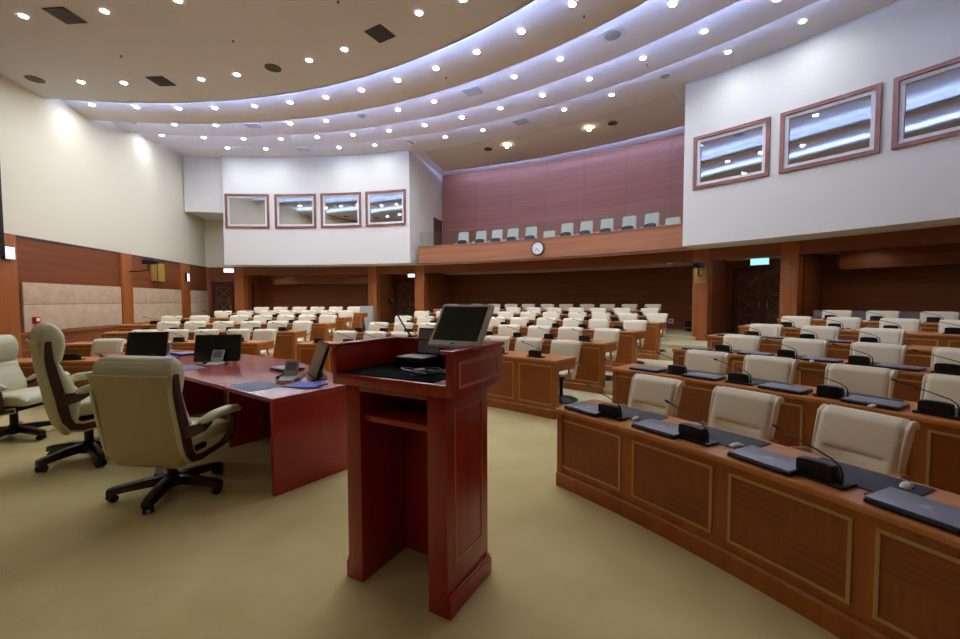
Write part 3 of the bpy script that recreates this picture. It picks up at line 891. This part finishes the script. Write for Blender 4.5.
def tmon(px, py, w, h, rz, back, label):
    p = at(px, py, TZ + .001)
    root = empty('flat_monitor', p, R(rz), label, 'monitor', 'monitors on the long red table')
    global T
    T = tilt(-back, (0, 0, .02))
    cs = tb(MB().bounds(-w / 2, w / 2, 0, .03, 0, h), 'casing', 'black', root, .004)
    tb(MB().bounds(-w / 2 + .015, w / 2 - .015, -.002, .001, .015, h - .015), 'screen', 'black_gloss', cs)
    MB().bounds(-.10, .10, -.02, .14, 0, .012).build('foot', 'black', root, .003)
    MB().tube([(0, .10, .01), (0, .09, .10), (0, .06, .16)], .018, 8).build('stand', 'black', root)
    return root
tmon(145, 358, .56, .37, 30, 14, 'black flat monitor at the far left of the red table, behind the chair')
tmon(216.5, 363, .58, .37, 34, 14, 'black flat monitor near the centre of the red table, silver phone before it')
tmon(311, 379, .46, .40, -32, 20, 'grey-backed flat monitor seen edge-on at the table corner by the lectern')

def phone(px, py, rz, label):
    p = at(px, py, TZ + .001)
    root = empty('desk_phone', p, R(rz), label, 'phone', 'desk phones')
    MB().prism([(-.09, -.10), (.09, -.10), (.09, .09), (-.09, .09)], 0, [.012, .012, .03, .03]).build('base', 'silver', root, .003)
    global T
    T = tilt(-28, (0, .05, .03))
    d = tb(MB().bounds(-.075, .075, 0, .02, 0, .17), 'display', 'pale_grey', root, .004)
    tb(MB().bounds(-.055, .055, -.003, .001, .06, .155), 'screen', 'mid_grey', d)
    MB().tube([(-.075, -.08, .035), (-.075, -.04, .045), (-.075, .05, .05), (-.075, .08, .04)], [.02, .013, .013, .02], 8).build('handset', 'black', root)
    return root
phone(214, 364.5, 30, 'silver desk phone in front of the middle monitor on the red table')
phone(288, 379.5, 28, 'dark desk phone beside the blue folder on the red table')
phone(161, 357.5, 30, 'silver desk phone beside the far left monitor on the red table')

def sheet(name, px, py, w, d, h, rz, m, label, cat, bev=.002):
    o = MB().bounds(-w / 2, w / 2, -d / 2, d / 2, 0, h).build(name, m, None, bev)
    o.location = at(px, py, TZ + .0012); o.rotation_euler = (0, 0, R(rz)); tag(o, label, cat); return o
sheet('desk_pad', 185, 368, .46, .33, .005, -12, 'blue_grey_pad', 'blue-grey desk pad in front of the middle monitor, red table', 'desk pad')
sheet('desk_pad', 255, 386, .46, .33, .005, -12, 'blue_grey_pad', 'blue-grey desk pad near the right end of the red table', 'desk pad')
sheet('folder', 306, 385.5, .33, .24, .012, 12, 'blue', 'bright blue folder at the right end of the red table', 'folder')
sheet('folder', 167, 357.5, .30, .22, .012, -8, 'blue', 'bright blue folder behind the near chair on the red table', 'folder')
def closed_laptop(px, py, rz, label):
    place(LAPTOP, used_l, at(px, py, TZ + .001), R(rz), label, 'laptop', 'closed laptops on the red table')
closed_laptop(184, 354.5, -6, 'closed silver laptop between the two black monitors on the red table')
closed_laptop(287, 369.5, -12, 'closed laptop behind the dark phone on the red table')
o = MB(); 
q = [at(*a) for a in ((277, 383, TZ + .006), (284, 384, TZ + .006), (291, 380.5, TZ + .006), (300, 379, TZ + .01), (304, 374, TZ + .006), (311, 375, TZ + .03), (318, 370, TZ + .02), (324, 375, TZ + .006), (326, 378, TZ + .006))]
c = empty('cable', q[0], 0, 'loose black cables lying around the phone at the table corner', 'cable')
sm = []
for i in range(len(q) - 1):
    for j in range(4): sm.append(q[i].lerp(q[i + 1], j / 4) + Vector((0, 0, .004 * math.sin(j * PI / 4))))
MB().tube([p - q[0] for p in sm], .006, 6).build('cord', 'black', c)
b = MB(); b.lathe([(.028, 0), (.03, .03), (.025, .06), (.012, .085), (.004, .09)], 12); o = b.build('tissue', 'white', None, smooth=60)
o.location = at(235.5, 361.5, TZ + .001); tag(o, 'small white crumpled tissue at the foot of the middle monitor', 'tissue')
b = MB(); b.lathe([(.03, 0), (.032, .03), (.02, .06), (.008, .075), (.004, .08)], 12); o = b.build('tissue', 'white', None, smooth=60)
o.location = at(324, 377, TZ + .001); tag(o, 'white crumpled paper under the edge-on monitor by the lectern', 'tissue')

# ------------------------------------------------------------------ executive armchairs (front is -Y)
def make_exec():
    root = empty('executive_chair')
    # backrest: tall padded S-curve, thick head roll, hollow neck, full lumbar
    ctrl = [(.13, .40, .28, .05), (.17, .43, .30, .075), (.185, .50, .315, .095), (.195, .60, .325, .115), (.21, .70, .33, .115), (.235, .80, .33, .09), (.262, .89, .33, .062),
            (.278, .96, .335, .058), (.276, 1.04, .34, .078), (.276, 1.12, .345, .098), (.282, 1.20, .345, .100), (.292, 1.255, .338, .086), (.302, 1.29, .325, .06), (.31, 1.305, .29, .03)]
    P = [Vector(c) for c in ctrl]; path, hw, ht = [], [], []
    for i in range(len(P) - 1):
        for j in range(3):
            q = P[i].lerp(P[i + 1], j / 3); path.append((q[0], q[1])); hw.append(q[2]); ht.append(q[3])
    path.append((P[-1][0], P[-1][1])); hw.append(P[-1][2]); ht.append(P[-1][3])
    MB().cushion(path, hw, ht, 36, 5, lambda x, y, z: .02 * math.exp(-((z - .97) / .02) ** 2) + .012 * math.exp(-((z - .74) / .015) ** 2)).build('backrest', 'exec_leather', root, smooth=60)
    # flat outer shell behind
    rings = []
    for y, z, w in ((.215, .33, .30), (.245, .375, .322), (.275, .50, .33), (.30, .66, .33), (.318, .82, .335), (.335, .95, .338), (.365, 1.08, .345), (.385, 1.165, .348)):
        rings.append([(-w, y - .03, z), (-w * .985, y + .004, z), (-w * .9, y + .016, z), (-w * .45, y + .024, z), (0, y + .027, z), (w * .45, y + .024, z), (w * .9, y + .016, z), (w * .985, y + .004, z), (w, y - .03, z), (0, y - .03, z)])
    MB().loft(rings).build('back_shell', 'exec_back', root, smooth=60)
    MB().tube([(-.345, .392, 1.168), (-.2, .408, 1.168), (0, .414, 1.168), (.2, .408, 1.168), (.345, .392, 1.168)], .008, 6).build('piping', 'exec_leather', root)
    # seat
    MB().cushion([(-.36, .47), (-.355, .50), (-.31, .535), (-.1, .545), (.08, .53), (.16, .51)], [.25, .285, .295, .30, .295, .28], [.03, .06, .075, .08, .07, .045], 32, 5).build('seat', 'exec_leather', root, smooth=60)
    for s in (-1, 1):
        x = .345 * s
        # shaped timber side strip from head to seat front, with a pale piped edge
        prof = [(.315, 1.175), (.318, 1.12), (.315, 1.02), (.298, .92), (.275, .80), (.25, .68), (.232, .56), (.212, .47), (.17, .405), (.09, .385), (-.1, .405), (-.31, .435)]
        def band(k0, dx, t):
            b = MB(); rings = []
            for i, (y, z) in enumerate(prof):
                a, c_ = prof[max(i - 1, 0)], prof[min(i + 1, len(prof) - 1)]
                ty, tz = c_[0] - a[0], c_[1] - a[1]; L = math.hypot(ty, tz); ny, nz = -tz / L, ty / L
                w = (.018 + .022 * math.sin(PI * min(1, (i + .3) / 11))) * k0 + (k0 > 1) * .006
                xx = x + s * dx - s * .02 * max(0, (i - 7) / 4)
                rings.append([(xx - t, y - ny * w, z - nz * w), (xx + t, y - ny * w, z - nz * w), (xx + t, y + ny * w, z + nz * w), (xx - t, y + ny * w, z + nz * w)])
            return b.loft(rings)
        st_ = band(1, .006, .014).build('side_strip', 'dark_wood', root, smooth=50)
        band(1.45, -.006, .012).build('piped_edge', 'exec_leather', st_, smooth=50)
        # arm: padded top over a curved timber support
        xa = .405 * s
        b = MB(); b.tube([(xa * .93, .17, .685), (xa, .10, .725), (xa * 1.02, 0, .75), (xa * 1.03, -.14, .755), (xa * 1.02, -.26, .74), (xa, -.315, .715)], [.022, .036, .042, .043, .038, .02], 12)
        b.build('arm_pad', 'exec_leather', root, smooth=60)
        b = MB(); rings = []
        for y, z0, z1, w in ((.27, .60, .70, .016), (.20, .61, .71, .02), (.12, .635, .715, .022), (.04, .68, .72, .02)):
            xq = x + (xa - x) * min(1, (.27 - y) / .15)
            rings.append([(xq - w, y, z0), (xq + w, y, z0), (xq + w, y, z1), (xq - w, y, z1)])
        b.loft(rings); b.build('arm_bracket', 'dark_wood', root, smooth=50)
        b = MB()
        b.tube([(xa, -.20, .725), (xa, -.235, .66), (xa * .98, -.235, .56), (xa * .90, -.20, .46), (xa * .84, -.17, .42)], [.024, .028, .032, .032, .026], 8)
        b.build('arm_support', 'dark_wood', root, smooth=50)
    MB().bounds(-.20, .20, -.16, .18, .37, .43).build('seat_plate', 'black', root, .01)
    MB().lathe([(.06, .12), (.055, .17), (.04, .18), (.038, .33), (.06, .375)], 16).build('column', 'black', root)
    b = MB(); b.lathe([(.085, .07), (.095, .10), (.08, .15), (.055, .17)], 16); hub = b.build('hub', 'black', root)
    for i in range(5):
        a = R(90 + 72 * i + 20); M = Matrix.Rotation(a, 4, 'Z')
        b = MB(); rings = []
        for x, z0, z1, w in ((.05, .085, .165, .042), (.18, .085, .16, .046), (.30, .08, .14, .046), (.39, .07, .128, .044), (.44, .066, .115, .036)):
            rings.append([M @ Vector(p) for p in ((x, -w, z0), (x, w, z0), (x, w * .8, z1), (x, -w * .8, z1))])
        leg = b.loft(rings).build('leg', 'leg_wood', root, .006)
        b = MB(); c0 = M @ Vector((.405, 0, 0))
        W = Matrix.Rotation(a + .5, 4, 'Z') @ Matrix.Rotation(R(90), 4, 'X')
        for dz in (-.024, .024):
            b.lathe([(.012, dz - .014), (.034, dz - .012), (.034, dz + .012), (.012, dz + .014)], 14, (c0.x, c0.y, .036), W)
        b.tube([(c0.x, c0.y, .036), (c0.x, c0.y, .08)], .016, 6)
        b.build('castor', 'black', leg)
    b = MB(); b.tube([(.12, -.02, .395), (.30, -.05, .385)], .008, 6); b.build('lever', 'black', root)
    return root
EX = make_exec(); freeze(EX); used_e = [False]
for px, py, th, sz, lab in ((173, 491, -17, .95, 'cream executive armchair nearest the lectern, its broad back to the camera'),
                            (90, 458, 13, 1.12, 'tall cream executive armchair in profile, middle one of three'),
                            (15, 438, 58, .97, 'cream executive armchair cut off by the left edge of the photo')):
    p = at(px, py, 0.001)
    o = place(EX, used_e, p, R(180 - th), lab, 'chair', 'executive armchairs behind the red table')
    o.scale = (1.06, 1, sz)

# console and mouse on the desk at the far left, no chair there
th = theta_of(74, RK[0] + .13, .76)
place(CONSOLE, used_c, pol(RK[0] + .13, th, .711), R(-th), 'black gooseneck microphone console on the far left desk, beside the middle armchair', 'microphone', None)
place(MOUSE, used_m, pol(RK[0] + .2, theta_of(62, RK[0] + .2, .72), .7115), 0.4, 'small silver mouse on the far left desk beyond the middle armchair', 'mouse', None)
# low grey screen behind the rearmost right-hand row
gs = MB().ring(19.0, 19.06, PK[5] + .001, 1.42, 24.6, 42.5, 24).build('partition', 'warm_grey', None); tag(gs, 'low grey curved partition behind the rearmost row of the right block', 'partition')

# ------------------------------------------------------------------ ceiling fittings
def make_downlight():
    root = empty('downlight')
    MB().lathe([(.058, .0), (.058, -.006), (.062, -.010), (.085, -.006), (.088, 0)], 20, cap=False).build('trim_ring', 'trim_white', root)
    MB().lathe([(.057, -.004), (.057, -.002)], 16).build('lamp', 'lamp', root)
    return root
DLT = make_downlight(); freeze(DLT); used_d = [False]
ringz = {0: 6.83}
def zring(r):
    for i, (rl, z) in enumerate(LIPS):
        if i == 0 and r < rl: return 6.83
    for i in range(3):
        if r < LIPS[i + 1][0]:
            ra = LIPS[i][0] - .45; t = (r - ra) / (LIPS[i + 1][0] - ra)
            return LIPS[i + 1][1] + .14 * (1 - t)
    return 7.62 + .06 * max(0, (19.3 - r) / (19.3 - 17.8))
def onceil(px, py, z):
    for _ in range(6):
        p = at(px, py, z); r = math.hypot(p.x - HC[0], p.y - HC[1]); z = zring(r)
    return Vector((p.x, p.y, z - .002))
def force(px, py, i):
    z = (6.83, 7.02, 7.29, 7.51, 7.64)[i]
    for _ in range(5):
        p = at(px, py, z); r = math.hypot(p.x - HC[0], p.y - HC[1])
        if i == 0: z = 6.83
        else:
            lo = LIPS[i - 1][0] + .02; hi = (LIPS[i][0] - .02) if i < 4 else 24
            z = zring(min(max(r, lo), hi))
    return Vector((p.x, p.y, z - .003))
DL = [
 [(23.3, 15.7), (104.3, 10.7), (178, 0), (81, 81.7), (124, 82.7), (201.3, 79), (237, 74.3), (309, 60), (344.3, 49), (419, 12.7), (463, -1)],
 [(92, 104.7), (136.7, 107), (178.7, 108.3), (215, 108), (254.7, 106), (290.3, 102.3), (326, 97.3), (361.7, 90), (398, 80.3), (436, 68.3), (476.7, 52), (521.7, 31.3), (572.3, 4)],
 [(174.3, 124.3), (215.7, 125), (290.3, 123.3), (326, 120.7), (398, 109.7), (434.3, 101.3), (514.3, 76.7), (560.3, 59), (673, 4.3)],
 [(161.7, 135), (203.7, 137.3), (243.7, 138.7), (280.7, 138.7), (317.3, 137), (353, 134.7), (389, 130.7), (424.7, 125), (461.7, 117.3), (500.3, 108), (542.7, 95.3), (589.3, 79), (643, 58), (704.3, 31.3), (777, -1)],
 [(227.3, 147.7), (265.7, 148.7), (339, 147.3), (375, 145), (445.3, 136.7), (483, 130), (564.3, 109.3), (611.7, 94.7), (728, 52), (802.7, 21)]]
RN = ['the inner ceiling disc', 'the first ceiling ring', 'the second ceiling ring', 'the third ceiling ring', 'the outermost ceiling ring']
for i, l in enumerate(DL):
    for j, (px, py) in enumerate(l):
        place(DLT, used_d, force(px, py, i), 0, 'round white recessed downlight, %s from the left on %s' % (ORD[j] if j < 11 else 'number %d' % (j + 1), RN[i]), 'downlight', 'downlights on ' + RN[i])
# unseen lamps of the same kind, added behind the camera for more light
for a, r in ((-60, 8), (10, 4), (75, 6), (62, 11.5)):
    p = polh(r, a, 6.827)
    place(DLT, used_d, p, 0, 'unseen recessed downlight added on the inner ceiling disc above the rostrum', 'downlight', 'added downlights above the rostrum')

def make_vent(w, d, m):
    root = empty('air_vent')
    MB().bounds(-w / 2, w / 2, -d / 2, d / 2, -.012, 0).build('frame', m, root, .003)
    b = MB()
    for i in range(9):
        y = -d / 2 + d * (i + .5) / 9
        b.box((0, y, -.014), (w * .88, d * .045, .006))
    b.build('slats', 'black' if m == 'vent_grey' else 'speaker_pale', root)
    return root
def vents(proto, pts, cat='vent'):
    flag = [False]; freeze(proto)
    for px, py, i, lab in pts:
        p = force(px, py, i); th = math.degrees(math.atan2(p.x - HC[0], p.y - HC[1]))
        place(proto, flag, p, R(-th), lab, cat, None)
vents(make_vent(.42, .42, 'vent_grey'), [(65, 15.3, 0, 'square grey ceiling vent at the top left, between two downlights'), (161, 81, 0, 'square grey ceiling vent near the left edge of the ceiling disc'), (380, 33.5, 0, 'square grey ceiling vent near the middle of the ceiling disc')])
vents(make_vent(.5, .38, 'pale_vent'), [(253, 125.3, 2, 'pale ceiling vent in the second ring above the left booth'), (472.7, 91, 2, 'pale ceiling vent in the second ring near the middle of the hall'), (521.3, 121.7, 4, 'pale ceiling vent in the outer ring in front of the gallery'), (302.7, 148.9, 4, 'pale ceiling vent in the outer ring above the left booth windows')])
def make_speaker(rad, m):
    root = empty('ceiling_speaker')
    MB().lathe([(rad * .72, -.010), (rad * .8, -.018), (rad, -.010), (rad, 0)], 24).build('rim', m, root)
    b = MB()
    for q in (.15, .35, .55): b.lathe([(rad * q, -.012), (rad * (q + .1), -.014), (rad * (q + .12), -.008)], 20)
    b.build('grille', 'vent_grey' if m == 'vent_grey' else 'speaker_pale', root)
    return root
vents(make_speaker(.17, 'vent_grey'), [(35, 79, 0, 'round brown ceiling speaker at the far left above the wall'), (273, 67.7, 0, 'round brown ceiling speaker between downlights on the inner disc')], 'speaker')
vents(make_speaker(.17, 'trim_white'), [(132, 122, 2, 'small round white ceiling speaker at the left end of the second ring'), (361.7, 116, 2, 'small round white ceiling speaker near the middle of the second ring'), (411, 142.3, 4, 'small round white ceiling speaker above the left booth corner'), (665, 76, 4, 'round white ceiling speaker above the right booth corner')], 'speaker')
vents(make_speaker(.26, 'trim_white'), [(612.7, 35, 2, 'large round white air diffuser in the second ring, upper right')], 'diffuser')
def sprinkler(px, py, i, lab):
    root = empty('sprinkler', force(px, py, i) + Vector((0, 0, .004)), 0, lab, 'sprinkler', 'ceiling sprinklers')
    MB().lathe([(.008, -.03), (.010, -.012), (.022, -.004), (.022, 0)], 10).build('body', 'vent_grey', root)
    MB().lathe([(.016, -.034), (.016, -.03)], 10).build('deflector', 'vent_grey', root)
for a in ((121, 55.7, 0, 'tiny sprinkler head on the inner disc, left of centre'), (233, 40.7, 0, 'tiny sprinkler head on the inner disc above the two close downlights'), (338, 1.5, 0, 'tiny sprinkler head at the top edge of the photo'),
          (446, 77.5, 1, 'tiny sprinkler head on the first ring beside a downlight'), (584, 16, 1, 'tiny sprinkler head on the first ring, top right'), (647, 65, 3, 'tiny sprinkler head beside a downlight on the third ring')): sprinkler(*a)
# lights under the gallery ceiling panel and under the booths
def make_small():
    root = empty('spotlight')
    MB().lathe([(.06, -.0), (.06, -.004), (.062, -.014), (.09, -.010), (.092, 0)], 18, cap=False).build('trim_ring', 'silver', root)
    MB().lathe([(.055, -.006), (.055, -.004)], 14).build('lamp', 'small_lamp', root)
    return root
SM = make_small(); freeze(SM); used_s = [False]
for px, py, z, lab in ((507, 147, 7.488, 'small warm downlight in the gallery ceiling, left one'), (589, 130, 7.488, 'small warm downlight in the gallery ceiling, right one'),
                       (668.5, 262, 2.958, 'small warm downlight under the gallery beam near the right column'), (860.5, 245.5, 2.958, 'small warm downlight under the right booth'), (273, 272.6, 2.958, 'small warm downlight under the left booth')):
    pt = at(px, py, z)
    if z < 4: pt = polh(21.6, on_r(px, py, 21.6)[0], z)
    place(SM, used_s, pt, 0, lab, 'spotlight', None)
for sg, nm in ((-1, 'left'), (1, 'right')):  # unseen fill lights added to brighten the passages and niches
    for a, where in ((17.6, 'passage ceiling by the %s gallery doors'), (24, 'niche ceiling under the %s booth, near end'), (33, 'niche ceiling under the %s booth, far end')):
        place(SM, used_s, polh(21.75, mh(sg * a), 2.957), 0, 'unseen added fill light in the ' + where % nm, 'spotlight', None)
for a in (-10, -3, 4, 11):  # more unseen fill lights, added to brighten the space below the gallery
    place(SM, used_s, polh(22.3, mh(a), 2.957), 0, 'unseen warm fill light added in the ceiling under the gallery', 'spotlight', 'added fill lights under the gallery')
for px, py, lab in ((488.3, 149.3, 'round brown speaker in the gallery ceiling, left one'), (612.7, 123.3, 'round brown speaker in the gallery ceiling, right one')):
    root = make_speaker(.16, 'vent_grey'); root.location = at(px, py, 7.55); tag(root, lab, 'speaker')

# ------------------------------------------------------------------ gallery seats
def make_gseat():
    root = empty('gallery_seat')
    path = [(.0, .40), (.02, .50), (.06, .70), (.10, .90), (.115, 1.0), (.118, 1.03)]
    MB().cushion(path, [.21, .235, .24, .235, .23, .20], [.03, .05, .05, .045, .04, .015], 24, 5).build('backrest', 'gallery_cloth', root, smooth=60)
    MB().cushion([(-.12, .42), (-.125, .47), (-.11, .58), (-.08, .70), (-.07, .73)], [.18, .215, .22, .19, .12], [.02, .05, .05, .05, .02], 24, 4).build('tip_up_seat', 'gallery_seat', root, smooth=60)
    for s in (-1, 1):
        MB().cushion([(.10, .0), (.02, .02), (.0, .35), (-.05, .60), (-.06, .66)], [.035, .04, .04, .045, .04], [.06, .09, .10, .16, .10], 16, 5).build('arm', 'gallery_cloth', root, smooth=60).data.transform(Matrix.Translation((.275 * s, 0, 0)))
    MB().bounds(-.23, .23, .0, .10, .001, .40).build('pedestal', 'gallery_cloth', root, .01)
    return root
GS = make_gseat(); freeze(GS); used_g = [False]
GP = [463, 480.5, 496.6, 512.3, 530.5, 548.5, 566.5, 585.8, 606.3, 628.5, 651, 672]
for j, px in enumerate(GP):
    th = theta_of(px, 21.6, 4.4, HC); low = j in (5, 11)
    p = polh(21.6, th, 3.351)
    o = place(GS, used_g, p, R(-th), 'pale grey gallery seat, %s%s from the left behind the glass rail' % ('low folded one, ' if low else '', ORD[j] if j < 11 else 'last'), 'seat', 'gallery seats behind the glass rail')
    o.scale = (1, 1, 1.0 if low else 1.22)

# ------------------------------------------------------------------ clock, signs, cameras
th = 5.84
p = polh(20.165, th, 3.54)
ck = empty('wall_clock', p, R(-th), 'round white wall clock with black rim on the gallery front', 'clock', None, (1.25, 1, 1.25))
MX = Matrix.Rotation(R(90), 4, 'X')
MB().lathe([(.0, .0), (.19, .0), (.205, .02), (.205, .04), (.17, .05), (.168, .03)], 36, (0, .03, 0), MX).build('rim', 'black', ck)
fc_ = MB().lathe([(.0, .0), (.17, .0), (.17, .005)], 32, (0, -.008, 0), MX).build('dial', 'white', ck)
b = MB()
for i in range(12):
    a = R(30 * i); b.box((.14 * math.sin(a), -.016, .14 * math.cos(a)), (.010, .004, .03), M=Matrix.Rotation(a, 4, 'Y'))
b.build('hour_mark', 'black', fc_)
for ang, L, w, nm in ((232, .085, .014, 'hour_hand'), (150, .13, .009, 'minute_hand')):
    a = R(ang); MB().box((L / 2 * math.sin(a), -.020, L / 2 * math.cos(a)), (w, .003, L), M=Matrix.Rotation(a, 4, 'Y')).build(nm, 'black', fc_)

def sign(name, loc, rz, w, h, d, m, label, cat):
    root = empty(name, loc, rz, label, cat)
    MB().bounds(-w / 2, w / 2, -d / 2, d / 2, -h / 2, h / 2).build('housing', 'black', root, .004)
    MB().bounds(-w / 2 + .015, w / 2 - .015, -d / 2 - .004, -d / 2 + .001, -h / 2 + .015, h / 2 - .015).build('lit_panel', m, root)
    return root
for px, py, r, w, h, m, lab in ((760, 261.5, 22.8, .52, .24, 'exit_glow', 'glowing turquoise exit sign above the double doors on the right'), (412.5, 275, 22.8, .46, .24, 'lit_sign', 'glowing white exit sign beside the left gallery column')):
    th, z = on_r(px, py, r)
    sign('exit_sign', polh(r, th, z), R(-th), w, h, .08, m, lab, 'exit sign')
th, z = on_r(229.5, 267, 20.7)
s = sign('exit_sign', polh(20.66, th, 3.02), R(-th), .44, .2, .08, 'lit_sign', 'glowing white exit sign under the left booth corner', 'exit sign')
WR = math.atan2(WN.y, WN.x) + PI / 2           # turns -Y towards the room from the left wall
for s_, z, w, h, lab in ((-.46, 2.80, .26, .30, 'square glowing white sign on the pilaster at the left edge'), (7.45, 2.68, .2, .34, 'glowing white sign on the far left-wall pilaster')):
    x, y = wl(s_, .11); sign('wall_sign', (x, y, z), WR, w, h, .07, 'lit_sign', lab, 'sign')

def camera_on(root, d):
    MB().tube([(0, 0, -.30), (0, -d * .5, -.30), (0, -d, -.26), (0, -d, -.06)], .022, 8).build('bracket', 'black', root)
    b = MB(); b.bounds(-.10, .10, -d - .16, -d + .14, -.07, .07); body = b.build('body', 'black', root, .015)
    MB().lathe([(.05, 0), (.05, .10), (.06, .12), (.06, .14)], 16, (0, -d - .15, 0), MX).build('lens', 'black_gloss', body)
x, y = wl(3.83, .075)
root = empty('wall_camera', (x, y, 2.98), WR, 'black video camera on a bent bracket on the left wall', 'camera'); camera_on(root, .55)
x, y = wl(5.40, .06)
root = empty('wall_box', (x, y, 2.74), WR, 'narrow yellow-gold box on the left wall beside the camera', 'box')
MB().bounds(-.26, .26, -.12, .055, -.32, .32).build('housing', 'gold', root, .01); MB().bounds(-.24, -.17, -.125, -.118, -.30, .30).build('edge_strip', 'dark_wood', root)
th = 20.15; p = polh(20.96, th, 2.70)
root = empty('wall_camera', p, R(-th), 'dark video camera mounted high on the right gallery column', 'camera'); camera_on(root, .28)
o = MB().bounds(-.17, .17, -.015, .01, -.24, .24).build('plaque', 'gold', None, .006); o.location = polh(20.965, th - .1, 2.42); o.rotation_euler = (0, 0, R(-th))
tag(o, 'small brass plaque on the right gallery column below the camera', 'plaque')
x, y = wl(.22, .075)
root = empty('fire_call_point', (x, y, 1.25), WR, 'small red and white fire call point on the left fabric panel', 'call point')
MB().bounds(-.075, .075, -.04, .025, -.08, .08).build('housing', 'red', root, .006); MB().bounds(-.04, .045, -.044, -.039, -.02, .055).build('window', 'white', root)
# black screen hung on the wall at the very edge of the picture
x, y = wl(-1.12, .30)
root = empty('wall_screen', (x, y, 4.6), WR, 'tall black hanging screen cut off by the left edge of the photo', 'screen')
MB().bounds(-.55, .28, -.05, .05, -1.9, 1.9).build('panel', 'black', root, .01)
MB().bounds(-.1, .1, .05, .30, -.1, .1).build('bracket', 'black', root)
# grey cabinet and coat left of the middle block
th, z = on_r(366, 306, 19.2, (0, 0))
p = pol(19.2, th, PK[6] - .104 + .001)
root = empty('cabinet', p, R(-th), 'pale grey low cabinet against the column behind the left block', 'cabinet')
MB().bounds(-.28, .28, 0, .35, 0, 1.0).build('body', 'cabinet_grey', root, .008)
dr = MB().bounds(-.265, .265, -.015, -.001, .04, .96).build('door', 'cabinet_grey', root, .003); MB().tube([(.2, -.035, .5), (.2, -.035, .62)], .008, 6).build('handle', 'silver', dr)
th, z = on_r(361.5, 322, 18.6, (0, 0)); p = pol(18.6, th, PK[5] + .001)
b = MB(); rings = []
for i in range(9):
    a = i / 8
    rings.append([((.17 - .07 * a) * math.cos(t) * (1 + .1 * math.sin(3 * t + 5 * a)), (.12 - .05 * a) * math.sin(t), .72 * a) for t in [2 * PI * j / 14 for j in range(14)]])
o = b.loft(rings).build('bag', 'navy', None, smooth=60); o.location = p; tag(o, 'dark blue bag standing by the pale grey cabinet', 'bag')
# wall socket and bin at the foot of the rear wall
th, z = on_r(670.5, 321, 24.15); root = empty('wall_socket', polh(24.2, th, z), R(-th), 'small white socket low on the rear wall by the steps', 'socket')
MB().bounds(-.09, .09, -.02, 0, -.09, .09).build('plate', 'white', root, .004); MB().lathe([(.05, 0), (.05, .006)], 14, (0, -.02, 0), MX).build('outlet', 'mid_grey', root)
th, z = on_r(690, 330, 23.6); root = empty('waste_bin', polh(23.6, th, PK[5] + .001), 0, 'small dark waste bin at the foot of the rear wall beside the column', 'bin')
MB().lathe([(.15, 0), (.19, .42), (.195, .44), (.17, .44), (.14, .05)], 18).build('body', 'black', root); MB().lathe([(.14, .16), (.155, .17), (.15, .19)], 18).build('band', 'pale_grey', root).data.transform(Matrix.Scale(1.2, 4))

# ------------------------------------------------------------------ camera, world, output
cam = bpy.data.cameras.new('camera'); co = bpy.data.objects.new('camera', cam); COL.objects.link(co)
cam.sensor_width = 36; cam.sensor_fit = 'HORIZONTAL'; cam.lens = F * 36 / 960; cam.clip_start = .05; cam.clip_end = 200
co.location = CAM
co.rotation_mode = 'QUATERNION'
M = Matrix.Rotation(YAW, 4, 'Z') @ Matrix.Rotation(PI / 2 - PITCH, 4, 'X') @ Matrix.Rotation(-ROLL, 4, 'Z')
co.rotation_quaternion = M.to_quaternion()
S.camera = co
w = bpy.data.worlds.new('World'); S.world = w; w.use_nodes = True
w.node_tree.nodes['Background'].inputs[0].default_value = (.02, .02, .022, 1)
S.view_settings.view_transform = 'Standard'; S.view_settings.look = 'None'; S.view_settings.gamma = 1
S.view_settings.exposure = 0.1
S.view_settings.use_curve_mapping = False
S.cycles.use_denoising = True
S.cycles.max_bounces = 8; S.cycles.diffuse_bounces = 5; S.cycles.glossy_bounces = 4; S.cycles.transparent_max_bounces = 8
S.cycles.sample_clamp_indirect = 6
S.cycles.caustics_reflective = False; S.cycles.caustics_refractive = False
